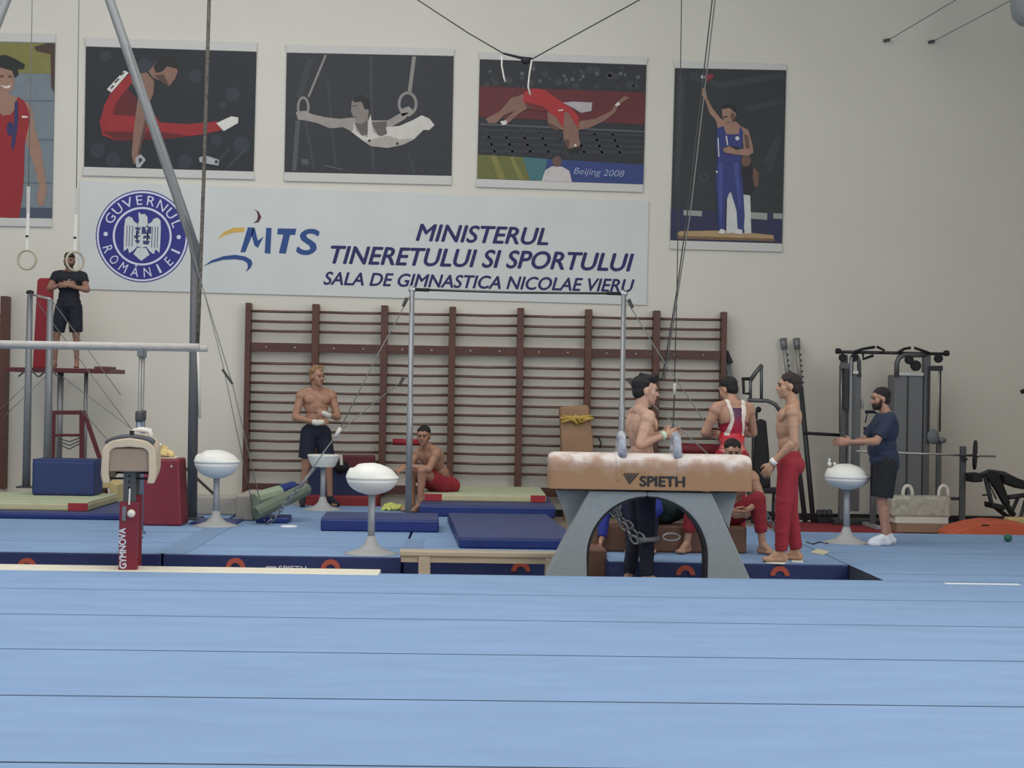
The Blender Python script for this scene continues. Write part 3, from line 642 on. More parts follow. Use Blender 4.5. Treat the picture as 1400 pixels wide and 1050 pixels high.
for yy in (YG+0.62, YG+1.0):
    MB().tube([(gx+0.03+0.0, yy-0.0, gz1-0.02), (gx-0.0, yy, gz1+0.045), (gx+0.06, yy, gz1+0.05), (gx+0.13, yy, gz1+0.04), (gx+0.15, yy, gz1-0.03)], 0.016, 8).build('pommel', M_strap, gh, smooth=True)
M_gred = mat('telescopic_red', (122, 28, 42), 0.45, noise=0.06)
lx = P(176, 700, YG).x
gh.rotation_euler.z = 0.172
for yy, zf in ((YG+0.12, 0.002), (YG+0.98, -0.2)):
    MB().box(lx-0.05, lx+0.045, yy, yy+0.09, zf+0.05, P(176, 645, YG).z).build('inner_post', mat('inner_tube', (92, 92, 90), 0.4, 0.5), gh)
    MB().box(lx-0.075, lx+0.07, yy-0.03, yy+0.12, zf, P(176, 688, YG).z).build('leg', M_gred, gh, bevel=0.006)
    MB().box(gx-0.17, gx+0.17, yy+0.03, yy+0.06, P(176, 655, YG).z-0.012, P(176, 655, YG).z+0.004).build('cross_rod', M_rubber, gh)
MB().box(lx-0.076, lx+0.071, YG+0.1, YG+0.3, 0.002, 0.012).build('base_plate', M_gred, gh)
pl = MB(); yl = YG+0.089; text_quad(pl, 'GYMNOVA', P(175.5, 777, yl), P(174.5, 722, yl), P(166.5, 777, yl), 0.045); pl.build('lettering', mat('print_white', (205, 210, 215), 0.7), gh)
MB().sph(P(181, 702, YG+0.05), 0.032).build('clamp_knob', mat('knob_cream', (220, 214, 198), 0.4), gh, smooth=True)
MB().box(P(172, 702, yl).x-0.012, P(172, 702, yl).x+0.02, yl-0.008, yl+0.01, P(172, 712, yl).z, P(172, 692, yl).z).build('clamp_plate', M_steel, gh, bevel=0.003)
MB().tube([P(180, 668, YG+0.08), P(179, 690, YG+0.08)], 0.008, 6).build('clamp_lever', M_strap, gh)
for k in range(5):
    z = P(176, 652+k*8, YG).z; MB().sph((lx-0.005, YG+0.119, z), (0.01, 0.003, 0.01), n=8, k=5).build('height_hole', M_rubber, gh)

# ---------------------------------------------------------------- dome trainers
def mushroom(label, px, pyb, w_px, kind, s=1.0):
    b = G(px, pyb, 0.0); t = thing('mushroom_trainer', label, 'mushroom trainer', (b.x, b.y, 0), 'white dome trainers on stands')
    sc = 2100/b.y; R = w_px/2/sc; return t, b, R, sc
def dome(label, px, base, wpx, ytop, yrim, ybot, flat=False, notch=False, group='white dome trainers on stands'):
    b = G(px, base, 0.0); t = thing('mushroom_trainer', label, 'dome trainer', (b.x, b.y, 0.0), group); Y = b.y
    R = wpx/2*Y/2100; zt2, zr, zb2 = P(px, ytop, Y).z, P(px, yrim, Y).z, P(px, ybot, Y).z
    if flat:
        pr = [(0.03, zb2), (R*0.7, zb2+0.01), (R*0.88, zb2+(zt2-zb2)*0.5), (R, zt2-0.012), (R*0.98, zt2), (0.01, zt2-0.005)]
        MB().lathe([(r, z) for r, z in pr], (b.x, Y, 0), 28).build('dome', M_white, t, smooth=False, bevel=0.004)
    else:
        pr = [(0.05, zb2)]+[(R*math.cos(a)*0.97, zr-(zr-zb2)*math.sin(a)) for a in (1.25, 1.0, 0.75, 0.5, 0.25, 0.05)]
        MB().lathe(pr, (b.x, Y, 0), 28).build('lower_shell', mat('shell_bluewhite', (224, 225, 222), 0.5), t, smooth=True)
        m_ = MB(); cen = []
        pr = [(R*0.97, zr-0.006), (R*1.0, zr+0.006), (R*0.99, zr+0.02)]+[(R*0.97*math.cos(a)**0.75, zr+0.02+(zt2-zr-0.02)*math.sin(a)**0.9) for a in (0.15, 0.35, 0.6, 0.85, 1.1, 1.3, 1.5)]
        m_.lathe(pr, (b.x, Y, 0), 32)
        if notch:
            for v in m_.v:
                if v.z > zr+0.03: 
                    u = (v.x-b.x)/R; v.z -= max(0, u-0.1)*0.045; 
                    if -0.72 < u < -0.55: v.z -= 0.018
        m_.build('dome', M_white, t, smooth=True)
    zs = zb2+0.01
    MB().tube([(b.x, Y, 0.05), (b.x, Y, zs)], 0.032, 14).build('stem', M_stem, t, smooth=True)
    rb = 0.24
    MB().lathe([(rb, 0.0), (rb, 0.006), (rb*0.75, 0.02), (rb*0.45, 0.045), (rb*0.25, 0.09), (0.034, 0.16)], (b.x, Y, 0), 28).build('base_plate', mat('base_plate_grey', (168, 168, 166), 0.55), t, smooth=True)
    return t
dome('white dome trainer with bluish underside beside the dark red chalk box', 295, 719, 62, 615, 632, 654, notch=True)
dome('shallow white bowl topped trainer in front of blond man', 441, 697, 44, 621.5, 626, 639, flat=True)
dome('large cream white dome trainer with a notch nearest the pit', 507, 757, 72, 633, 654, 676, notch=True)
d4 = dome('white dome trainer with chalk lumps in front of man in navy shirt', 1157, 742, 62, 634, 653, 669, notch=True)
b = G(1157, 742); Yd = b.y; m = MB()
for px, py, r in ((1134, 634, 0.02), (1134, 629, 0.014), (1141, 634, 0.014)): m.sph(P(px, py, Yd), (r, r, r*1.2), n=8, k=6)
m.build('chalk_lump', mat('chalk', (240, 240, 236), 0.9), d4, smooth=True)

# ---------------------------------------------------------------- parallel bars (left)
YB1 = G(192, 736).y; YB2 = YB1+0.48
pb = thing('parallel_bars', 'long pale rails of parallel bars crossing the left side', 'parallel bars', (P(100, 736, YB1).x, YB1+0.24, 0))
rz = P(190, 473, YB1).z
M_rail2 = mat('bar_rail', (182, 178, 172), 0.55, noise=0.1, scale=12); M_tube = mat('tube_bluegrey', (120, 130, 144), 0.35, 0.5); M_thin = mat('thin_tube', (146, 144, 140), 0.35, 0.5)
xe = P(272.5, 476, YB1).x; xs = P(190, 600, YB1).x
for yy, ox in ((YB1, 0.0), (YB2, -0.075)):
    MB().tube([(xe-3.5, yy, rz), (xe-1.7, yy, rz-0.004), (xe-0.004, yy, rz), (xe, yy, rz)], [0.034, 0.034, 0.034, 0.022], 12).build('rail', M_rail2, pb, smooth=True)
    for xx in (xs+ox, xs-2.3+ox):
        MB().tube([(xx, yy, 0.55), (xx, yy, rz-0.1)], 0.016, 10).build('inner_post', M_thin, pb, smooth=True)
        MB().tube([(xx, yy, 0.02), (xx, yy, P(190, 570, YB1).z)], 0.033, 12).build('outer_post', M_tube, pb, smooth=True)
        MB().lathe([(0.037, 0), (0.041, 0.02), (0.041, 0.08), (0.037, 0.1)], (xx, yy, P(190, 576, YB1).z), 14).build('collar', M_dsteel, pb, smooth=True)
        MB().box(xx-0.03, xx+0.03, yy-0.024, yy+0.024, rz-0.105, rz-0.03).build('rail_bracket', M_steel, pb, bevel=0.008)
        MB().lathe([(0.06, 0), (0.06, 0.015), (0.04, 0.03)], (xx, yy, 0), 14).build('base_foot', M_tube, pb)

# ---------------------------------------------------------------- ring tower and rings
YT = 17.2
rt = thing('ring_tower', 'tall dark grey ring tower frame with bent leaning uprights', 'ring tower', (P(265, 697, YT).x, YT, 0.0))
tb = P(265, 697, YT); kn = P(267, 340, YT); tp = P(150, 0, YT); cx = P(76, 200, YT).x
dirv = (tp-kn).normalized(); topz = 7.2; tp2 = kn+dirv*((topz-kn.z)/dirv.z)
for s_ in (1, -1):
    def mx(v): return Vector((v.x if s_ > 0 else 2*cx-v.x, v.y, v.z))
    MB().tube([mx(Vector((tb.x-0.02, YT, 0.01))), mx(kn)], [0.058, 0.05], 12).build('upright', mat('tower_grey', (96, 98, 101), 0.5, 0.2), rt, smooth=True)
    MB().tube([mx(kn-dirv*0.1), mx(kn+dirv*0.35), mx(tp2)], [0.05, 0.058, 0.05], 12).build('leaning_upright', mat('tower_lgrey', (128, 130, 132), 0.5, 0.2), rt, smooth=True)
    g = [mx(P(a, c, YT)) for a, c in ((250, 285), (274, 338), (268, 372), (262, 352))]
    MB().prism([(v.x, v.z) for v in g], YT-0.055, YT+0.055).build('gusset', mat('tower_grey', (96, 98, 101), 0.5, 0.2), rt)
    p = mx(Vector((tb.x-0.02, YT, 0))); MB().box(p.x-0.1, p.x+0.1, YT-0.2, YT+0.2, 0, 0.02).build('foot_plate', M_dsteel, rt)
MB().tube([(tp2.x, YT, topz), (2*cx-tp2.x, YT, topz)], 0.05, 12).build('top_bar', mat('tower_lgrey', (128, 130, 132), 0.5, 0.2), rt, smooth=True)
M_ringw = mat('ring_wood', (172, 160, 140), 0.5)
for px, py, rx, top, lab in ((37, 355, 1.0, 44, 'wooden gymnastic ring hanging on strap nearer the left edge'), (102.5, 357, 0.8, 108, 'wooden gymnastic ring hanging before the man on the platform')):
    c = P(px, py, YT-0.1); t = thing('gymnastic_ring', lab, 'gymnastic ring', (c.x, c.y, c.z-0.11), 'pair of gymnastic rings')
    MB().tube([(c.x+0.098*rx*math.cos(a), c.y+0.098*math.cos(a)*math.sqrt(max(0, 1-rx*rx)), c.z+0.105*math.sin(a)) for a in [2*math.pi*i/28 for i in range(28)]], 0.014, 8, closed=True).build('ring', M_ringw, t, smooth=True)
    s0 = P(px, py-14, YT-0.1); s1 = P(px+1.5, py-64, YT-0.1); s2 = P(px+2, py-100, YT-0.1); c2 = P(top, 0, YT-0.1); c3 = Vector((c2.x+0.02, c2.y+0.09, topz-0.05))
    MB().bar(s0, s1, 0.032, 0.008, (0, 1, 0)).build('strap', M_strap, t)
    MB().bar(s1, s2, 0.036, 0.01, (0, 1, 0)).build('padded_strap', mat('strap_pad', (186, 182, 174), 0.8), t)
    MB().sph(P(px, py-32, YT-0.1), (0.02, 0.014, 0.014)).build('buckle', M_rubber, t)
    MB().tube([s2, c2, c3], 0.0055, 6).build('cable', M_cable, t, smooth=True)
# climbing rope with pale strap end
M_rope = mat('climb_rope', (120, 114, 104), 0.9, rgb2=(60, 56, 52), scale=30)
ro = thing('climbing_rope', 'thick mottled climbing rope hanging beside the ring tower', 'rope', P(272, 570, 17.05))
MB().tube([P(288, -90, 17.05), P(286, 0, 17.05), P(279, 230, 17.05), P(273, 400, 17.05), P(270, 474, 17.05)], 0.021, 8).build('rope', M_rope, ro, smooth=True)
MB().tube([P(270.5, 474, 17.05), P(272, 520, 17.05), P(273, 572, 17.05)], 0.015, 8).build('pale_end', M_strap, ro, smooth=True)

# guy cables of the tower
rope('guy_cable', 'thin steel guy cable falling from ring tower to the floor', [P(170, 60, 17.0), P(200, 160, 17.0), P(240, 272, 17.0), P(318, 526, 16.8), P(362, 713, 16.6)], 0.006, M_cable)
rope('guy_cable', 'second thin guy cable behind the first near tower', [P(176, 60, 17.15), P(206, 160, 17.15), P(246, 272, 17.1), P(305, 500, 17.0), P(345, 690, 16.9)], 0.005, M_cable)
tk = MB().tube([P(304, 505, 16.78), P(318, 525, 16.78)], 0.014, 8); tag(tk.build('cable_tensioner', M_dcable), 'small dark tensioner on the tower guy cable', 'tensioner')
rope('guy_strut', 'dark slanted brace strut leaning at the foot of tower', [P(243, 630, 17.5), P(292, 675, 17.3)], 0.016, M_dcable, 'strut')

# ---------------------------------------------------------------- high bar in the middle
YK = 17.2
hbz = P(705, 398.5, YK).z
hb2 = thing('high_bar', 'tall horizontal bar on two slim grey uprights before the wall bars', 'high bar', (P(705, 690, YK).x, YK, 0.0))
xl = P(563.5, 398, YK).x; xr2 = P(853, 402, YK).x
for xx in (xl, xr2):
    MB().tube([(xx, YK, 0.0), (xx, YK, 1.35), (xx, YK, 1.36), (xx, YK, hbz+0.04)], [0.036, 0.036, 0.029, 0.029], 12).build('upright', mat('upright_grey', (150, 152, 154), 0.35, 0.4), hb2, smooth=True)
    MB().sph((xx, YK, hbz), (0.045, 0.03, 0.04)).build('head_fitting', M_chrome, hb2, smooth=True)
    MB().box(xx-0.14, xx+0.14, YK-0.1, YK+0.1, 0, 0.02).build('foot_plate', M_dsteel, hb2)
MB().tube([(xl, YK, hbz), ((xl+xr2)/2, YK, hbz-0.012), (xr2, YK, hbz)], 0.014, 10).build('bar', mat('bar_steel', (84, 84, 86), 0.3, 0.7), hb2, smooth=True)
for a, b in ((xl+0.03, xl+0.19), (xr2-0.19, xr2-0.03)): MB().tube([(a, YK, hbz), (b, YK, hbz-0.003)], 0.02, 10).build('bar_grip', M_rubber, hb2, smooth=True)
hk = P(462, 592, 16.6)
def guy(label, pts, r=0.006): return rope('guy_cable', label, pts, r, M_cable, group='guy cables of the high bar')
guy('guy cable from the top of the left high bar upright', [Vector((xl, YK, hbz-0.03)), P(519, 480, 16.9), hk])
guy('guy cable from the middle of the left high bar upright', [P(557, 515, YK), P(500, 560, 16.9), hk])
fa = G(366, 718)
ch = thing('guy_chain', 'bright chain tying the left guy cables to the mat', 'chain', fa)
chain(MB(), P(408, 668, 16.2), fa+Vector((0, 0, 0.01)), 0.1, 0.008).build('chain', mat('chain_steel', (150, 150, 150), 0.35, 0.8), ch, smooth=True)
MB().tube([hk, P(440, 622, 16.5), P(408, 668, 16.2)], 0.007, 6).build('lower_cable', M_cable, ch, smooth=True)
MB().tube([P(430, 640, 16.35), P(408, 668, 16.2)], 0.018, 8).build('turnbuckle', M_steel, ch, smooth=True)
MB().tube([P(466, 585, 16.6), P(458, 598, 16.6)], 0.022, 8).build('cable_joint', M_strap, ch, smooth=True)
fb2 = G(1066, 733)
guy('guy cable from the top of the right high bar upright', [Vector((xr2, YK, hbz-0.03)), P(905, 490, 16.9), P(1032, 678, 15.8)])
guy('guy cable from the middle of the right high bar upright', [P(853, 517, YK), P(900, 560, 16.8), P(1030, 676, 15.82)])
ch = thing('guy_chain', 'chain tying the right guy cables to the mat behind red trousers', 'chain', fb2)
chain(MB(), P(1032, 680, 15.8), fb2+Vector((0, 0, 0.01)), 0.1, 0.008).build('chain', mat('chain_steel', (150, 150, 150), 0.35, 0.8), ch, smooth=True)
for px, py, dx in ((556, 408, -5), (860, 410, 5), (551, 517, -5), (860, 518, 5)):
    c = P(px, py, YK-0.03); d = P(px+dx, py+10, YK-0.1); tag(MB().tube([c, d], [0.02, 0.014], 8).build('cable_tensioner', M_dcable), {(556): 'dark tensioner below left end of the high bar', 860: 'dark tensioner on the right high bar upright', 551: 'dark tensioner halfway up left high bar upright'}[px] + (' near the top' if py == 410 else ' at mid height' if py == 518 else ''), 'tensioner')

# ---------------------------------------------------------------- second bar frame seen end on (far left)
YE = 19.3
sb = thing('bar_frame', 'slim grey uprights of another bar frame at far left', 'bar frame', (P(54, 670, YE).x, YE, 0.0))
p1 = P(41, 402, YE); p2 = P(69, 409, YE-0.6)
for p, yy in ((p1, YE), (p2, YE-0.6)):
    MB().tube([(p.x, yy, 0.19), (p.x, yy, 1.3), (p.x, yy, p.z)], [0.05, 0.045, 0.035], 10).build('upright', mat('upright_dgrey', (132, 134, 136), 0.4, 0.3), sb, smooth=True)
    for dx in (-0.12, 0.12): MB().tube([(p.x, yy, P(41, 505, yy).z+0.02), (p.x+dx, yy, P(41, 515, yy).z)], 0.012, 6).build('stay_hook', M_dsteel, sb)
    MB().box(p.x-0.1, p.x+0.1, yy-0.1, yy+0.1, 0.18, 0.2).build('foot_plate', M_dsteel, sb)
MB().tube([p1, p2], 0.016, 8).build('bar', M_chrome, sb, smooth=True)
MB().sph(p1+Vector((0, 0, 0.02)), (0.05, 0.04, 0.03)).build('head_fitting', M_rubber, sb, smooth=True)
for i, (a, b) in enumerate((((50, 412, YE), (190, 600, 18.6)), ((72, 412, YE-0.6), (165, 540, 18.3)), ((42, 520, YE), (0, 560, 19.2)), ((62, 515, YE-0.6), (5, 570, 18.5)), ((85, 515, YE-0.6), (185, 590, 18.0)), ((110, 560, 18.8), (236, 700, 17.3)))):
    rope('guy_cable', ['long thin cable falling right behind parallel bars post', 'thin cable crossing in front of man on platform', 'thin cable falling left from far upright', 'thin cable slanting down to left edge', 'thin cable slanting right below the platform', 'short faint cable behind the red steel stand'][i], [P(*a), P(*b)], 0.005, M_cable)
# red padded board behind the man
rb_ = thing('padded_board', 'tall red padded board standing upright beside man on platform', 'padded board', P(58, 505, 20.3))
q = [P(a, c, 20.25) for a, c in ((44, 503.5), (66, 503.5), (70.5, 384), (68, 380), (53, 380), (50.5, 384))]
zq = P(85, 503.5, 19.75).z; m = MB(); m.prism([(v.x, zq if i < 2 else v.z) for i, v in enumerate(q)], 20.25, 20.4); m.build('pad', mat('red_pad', (150, 36, 44), 0.6, noise=0.08), rb_, bevel=0.02)
# red spotting platform
YS = 19.75
sp = thing('spotting_platform', 'dark red spotting platform on grey posts under the man', 'platform', (P(90, 600, YS).x, YS, 0))
M_mar = mat('maroon_paint', (92, 32, 38), 0.5, noise=0.08)
pz = P(85, 503.5, YS).z; pa, pb_ = P(12, 506, YS).x, P(155, 506, YS).x
MB().box(pa, pb_, YS-0.22, YS+0.68, pz-0.055, pz).build('deck', M_mar, sp, bevel=0.006)
MB().box(P(134, 500, YS).x, P(154, 500, YS).x, YS-0.2, YS+0.2, pz, pz+0.03).build('end_pad', mat('pad_brown', (104, 62, 58), 0.6), sp, bevel=0.006)
for px, w in ((82, 0.04), (117, 0.026)):
    xx = P(px, 560, YS).x; MB().tube([(xx, YS, 0.0), (xx, YS, pz-0.05)], w, 8).build('post', mat('upright_dgrey', (132, 134, 136), 0.4, 0.3), sp, smooth=True)
fy = YS-0.35
def FP(px, py): v = P(px, py, fy); return v
def fbar(a, b, w=0.05): MB().bar(FP(*a), FP(*b), w, w).build('frame_bar', M_mar, sp, bevel=0.005)
for a, b, w in (((73, 562), (71, 688), .055), ((112, 562), (112, 688), .055), ((70, 564), (117, 564), .05), ((73, 595), (112, 595), .035), ((116, 566), (141, 640), .05), ((141, 640), (146, 690), .05)): fbar(a, b, w)
for k in range(3): MB().tube([FP(79, 599+k*4), FP(95, 604+k*5), FP(108, 599+k*4)], 0.008, 6).build('webbing', M_dcable, sp)

# ================================================================== MATS, BOXES AND LOOSE THINGS
M_navy2 = mat('navy_mat_top', (60, 70, 112), 0.6, noise=0.08, scale=3); M_nside = mat('navy_mat_side', (28, 46, 110), 0.45, noise=0.1, scale=4)
M_lgreen = mat('pale_green_mat', (178, 186, 152), 0.8, noise=0.05); M_lcream = mat('cream_mat_side', (196, 188, 150), 0.7, noise=0.05); M_lred = mat('red_corner', (160, 42, 52), 0.6)
def flat_mat(name, label, x0, x1, y0, y1, z0, z1, top, side, bevel=0.02, dx=0.0, group=None, cat='mat'):
    """mat with its own top cover and side cover; dx shifts the far edge"""
    t = thing(name, label, cat, ((x0+x1)/2, (y0+y1)/2, z0), group)
    MB().hexa([(x0, y0, z0), (x1, y0, z0), (x1+dx, y1, z0), (x0+dx, y1, z0), (x0, y0, z1-0.012), (x1, y0, z1-0.012), (x1+dx, y1, z1-0.012), (x0+dx, y1, z1-0.012)]).build('side_cover', side, t, bevel=bevel)
    e = 0.006; MB().hexa([(x0+e, y0+e, z1-0.03), (x1-e, y0+e, z1-0.03), (x1+dx-e, y1-e, z1-0.03), (x0+dx+e, y1-e, z1-0.03), (x0+e, y0+e, z1), (x1-e, y0+e, z1), (x1+dx-e, y1-e, z1), (x0+dx+e, y1-e, z1)]).build('top_cover', top, t, bevel=0.008)
    return t
# left corner: navy mat, landing mat, blue foam block
flat_mat('crash_mat', 'thin navy mat under the cream landing mat at left', P(-60, 700, 16.85).x, P(172, 700, 16.85).x, 16.85, 18.55, 0.0005, 0.08, M_navy2, M_nside)
def landing(label, x0, x1, y0, y1, z0, h, corners):
    t = flat_mat('landing_mat', label, x0, x1, y0, y1, z0, z0+h, M_lgreen, M_lcream)
    for a, b in corners: MB().box(a, b, y0-0.004, y0+0.01, z0+0.006, z0+h-0.012).build('corner_patch', M_lred, t)
    return t
x1 = P(120, 694, 17.0).x
landing('cream and pale green landing mat with one red corner at left', P(-60, 690, 17).x, x1, 17.0, 18.5, 0.0805, 0.1, [(P(93, 694, 17).x, x1)])
fb = flat_mat('foam_block', 'large dark blue foam block standing on the left landing mat', P(43, 660, 17.95).x, P(112, 660, 17.95).x+0.14, 17.95, 18.4, 0.181, 0.181+0.42, mat('block_blue', (38, 54, 104), 0.6, noise=0.06), mat('block_blue', (38, 54, 104), 0.6, noise=0.06), 0.03, cat='foam block')
tag(MB().prism([(P(a, c, 18.9).x, P(a, c, 18.9).z) for a, c in ((128, 690), (129, 660), (152, 658), (160, 663), (160, 690), (153, 690), (150, 667), (136, 668))], 18.9, 19.3).build('folded_pad', mat('straw_pad', (206, 184, 130), 0.8), None, bevel=0.01), 'small folded straw coloured pad right of the blue foam block', 'pad')
# dark red chalk box with yellow cloth
YC = G(215, 719).y
cb = thing('chalk_box', 'dark red padded chalk box standing behind the end on pommel horse', 'chalk box', (P(222, 719, YC).x, YC, 0))
a, b = P(191, 690, YC).x, P(249, 690, YC).x; zt3 = P(220, 627, YC).z
m = MB(); m.hexa([(a, YC, 0), (b, YC, 0), (b, YC+0.42, 0), (a, YC+0.42, 0), (a+0.01, YC+0.01, zt3), (b-0.04, YC+0.01, zt3), (b-0.04, YC+0.41, zt3), (a+0.01, YC+0.41, zt3)])
m.build('padded_case', mat('chalkbox_red', (124, 36, 50), 0.5, noise=0.08), cb, bevel=0.025)
MB().box(a+0.05, b-0.09, YC+0.06, YC+0.36, zt3, zt3+0.012).build('tray', M_strap, cb)
MB().sph((b-0.12, YC+0.0, P(232, 638, YC).z), (0.012, 0.008, 0.016)).build('rivet', M_bolt, cb)
yc_ = thing('chalk_cloth', 'crumpled yellow cloth lying on top of the red chalk box', 'cloth', (a+0.15, YC+0.2, zt3+0.012))
me_ = evalmesh(heap((P(222, 620, YC+0.15).x, YC+0.15, zt3+0.012), 0.12, 0.1, 0.11, 5), 'cloth', mat('yellow_cloth', (214, 190, 130), 0.9, noise=0.15, scale=12), 0.009, 2)
o_ = bpy.data.objects.new('cloth', me_); COL.objects.link(o_); fin(o_, yc_)
tag(MB().hexa([P(x_, y_, yy) for yy, (x_, y_) in ((YC+0.05, (199, 612)), (YC+0.05, (216, 622)), (YC+0.3, (216, 622)), (YC+0.3, (199, 612)), (YC+0.05, (204, 597)), (YC+0.05, (221, 607)), (YC+0.3, (221, 607)), (YC+0.3, (204, 597)))]).build('chalk_block', mat('chalk', (240, 240, 236), 0.9), None, bevel=0.01), 'white chalk block tilted on the red chalk box', 'chalk')
# grey foam beam and end block
YA = 17.75
tag(MB().box(P(205, 690, YA).x, P(330, 690, YA).x, YA, YA+0.45, 0.0, P(290, 673, YA).z-0.05).build('foam_beam', mat('beige_grey', (164, 158, 148), 0.8, noise=0.06), None, bevel=0.02), 'long beige grey foam beam lying before the wall', 'foam beam')
YA2 = G(333, 712).y
tag(MB().box(P(322, 700, YA2).x, P(346, 700, YA2).x, YA2, YA2+1.0, 0.0, P(333, 677, YA2).z).build('foam_beam', mat('beige_grey', (164, 158, 148), 0.8, noise=0.06), None, bevel=0.02), 'beige grey foam beam end pointing at the camera beside green logs', 'foam beam')
# green padded logs
def log(label, p0, p1, r, mt, band=None):
    t = thing('padded_log', label, 'padded log', (p0+p1)/2)
    MB().tube([p0, p0+(p1-p0)*0.02, p0+(p1-p0)*0.98, p1], [r*0.85, r, r, r*0.85], 10).build('padding', mt, t)
    if band: 
        u = p0+(p1-p0)*band[0]; v = p0+(p1-p0)*band[1]; MB().tube([u, v], r*1.03, 10).build('band', band[2], t)
M_log = mat('sage_vinyl', (146, 158, 132), 0.6, noise=0.08); M_log2 = mat('sage_dark', (104, 114, 98), 0.6, noise=0.08)
log('pale sage green padded log with navy band behind the guy chain', P(347, 684, 16.9), P(402, 668, 17.4), 0.085, M_log, (0.62, 0.99, M_nside))
log('darker sage green padded log lying across the guy chain', P(349, 702, 16.55), P(420, 668, 17.2), 0.075, M_log2)
tag(MB().box(P(352, 700, 16.9).x, P(396, 700, 16.9).x, 16.75, 17.15, 0.0, 0.07).build('navy_wedge', M_nside, None, bevel=0.02), 'small navy pad under the sage green logs', 'pad')
tag(MB().lathe([(0.09, 0), (0.088, 0.008), (0.07, 0.012)], G(395, 720), 16).build('chalk_disc', mat('chalk', (240, 240, 236), 0.9)), 'small white disc lying on the blue mat near chain', 'disc')
tag(MB().box(G(262, 716).x, G(326, 716).x, G(300, 718).y, G(300, 711).y, 0.0005, 0.02).build('navy_strip', M_nside, None), 'narrow dark navy strip on the mat behind dome trainer', 'strip')
# navy mats in the middle
flat_mat('crash_mat', 'navy mat lying left of the big navy mat', G(437, 727).x, G(600, 728).x, G(500, 727).y, 16.75, 0.0005, 0.14, M_navy2, M_nside, dx=-0.02)
flat_mat('crash_mat', 'big navy crash mat lying flat behind the wooden bench', G(627, 751).x, G(790, 752).x, G(640, 750).y, 17.2, 0.0005, 0.11, M_navy2, M_nside, dx=-0.14)
flat_mat('crash_mat', 'navy mat under the cream landing mat by the wall bars', P(573, 690, 18.0).x, P(760, 690, 18.0).x, 18.0, 20.4, 0.0005, 0.14, M_navy2, M_nside)
xa, xb = P(577, 675, 18.6).x, P(747, 675, 18.6).x
landing('cream landing mat with two red corners where a man sits', xa, xb, 18.6, 20.1, 0.1405, 0.10, [(xa+0.03, xa+0.24), (xb-0.19, xb-0.01)])
# upright crash mat leaning by the wall bars
um = thing('folded_mat', 'navy and maroon folded mat standing upright against the wall bars', 'folded mat', (P(470, 690, 20).x, 20.2, 0.0))
MB().box(P(415, 680, 19.75).x, P(516, 680, 19.75).x, 19.75, 20.55, -0.2, P(470, 679, 19.75).z).build('red_base', mat('dull_red', (150, 52, 58), 0.7), um, bevel=0.01)
MB().box(P(420, 660, 20.0).x, P(513, 660, 20.0).x, 20.0, 20.3, P(470, 679.5, 20).z, P(470, 640, 20).z).build('navy_panel', mat('panel_navy', (34, 46, 84), 0.6, noise=0.06), um, bevel=0.02)
MB().box(P(452, 630, 20.32).x, P(512, 630, 20.32).x, 20.32, 20.5, P(470, 660, 20.3).z, P(470, 622, 20.3).z).build('maroon_panel', mat('panel_maroon', (98, 34, 44), 0.6, noise=0.06), um, bevel=0.02)
bg = thing('gym_bag', 'dark bag hanging beside the navy folded mat', 'bag', P(464, 645, 19.6))
MB().sph(P(466, 638, 19.94), (0.1, 0.07, 0.09)).build('bag_body', M_rubber, bg, smooth=True)
MB().tube([P(466, 622, 19.9), P(467, 636, 19.86)], 0.02, 8).build('white_tag', M_strap, bg)
g_ = G(537, 697)
o_ = bpy.data.objects.new('yellow_shirt', evalmesh(heap((g_.x, g_.y-0.1, 0.0), 0.15, 0.12, 0.08, 9), 'yellow_shirt', mat('lime_cloth', (200, 206, 112), 0.9, noise=0.15, scale=14), 0.009, 2)); COL.objects.link(o_)
tag(o_, 'crumpled lime yellow shirt on the floor beside high bar upright', 'shirt')
tag(MB().tube([P(537, 604, 20.605), P(577, 605, 20.605)], 0.045, 10).build('red_roll', mat('red_pad', (150, 36, 44), 0.6), None, smooth=True), 'small red foam roll resting behind the seated man', 'foam roll')
tag(MB().tube([P(918, 614, 20.3), P(985, 616, 20.3)], 0.085, 12).build('red_roll', mat('maroon_roll', (112, 26, 38), 0.6), None, smooth=True), 'maroon foam roll lying behind the pommel horse', 'foam roll')
tag(MB().box(P(885, 625, 20.3).x, P(985, 625, 20.3).x, 20.0, 20.6, P(930, 720, 20.3).z, P(930, 621, 20.3).z).build('grey_box', mat('box_dark', (74, 72, 72), 0.7), None, bevel=0.02), 'dark box against wall bars under the maroon roll', 'box')
# leather body standing on end against the wall bars
lb = thing('leather_board', 'tan leather padded board standing on end tied with yellow ribbon', 'padded board', (P(790, 640, 19.9).x, 20.2, 0.0))
q = [P(a, c, 20.05) for a, c in ((772, 714.5), (814, 715.5), (811, 600), (805, 556), (802, 554), (768, 556), (766, 560))]
MB().prism([(v.x, v.z) for v in q], 20.05, 20.4).build('board_body', mat('tan_leather', (158, 124, 96), 0.7, noise=0.1, scale=6), lb, bevel=0.02)
m = MB(); yk = 20.02
for a, b in (((766, 572), (808, 573)), ((768, 577), (808, 569)), ((778, 570), (790, 580)), ((786, 568), (794, 578)), ((770, 569), (784, 576)), ((796, 577), (811, 572))): m.tube([P(*a, yk), P((a[0]+b[0])/2, (a[1]+b[1])/2-2, yk-0.02), P(*b, yk)], 0.022, 7)
m.build('ribbon', mat('ribbon_gold', (196, 164, 84), 0.8, noise=0.15, scale=15), lb, smooth=True)
hk2 = MB().tube([P(818, 597, 20.4), P(822, 606, 20.3), P(820, 612, 20.35)], 0.015, 6); tag(hk2.build('wall_hook', M_dsteel, None, smooth=True), 'dark hook hanging on the wall bars beside tan board', 'hook')

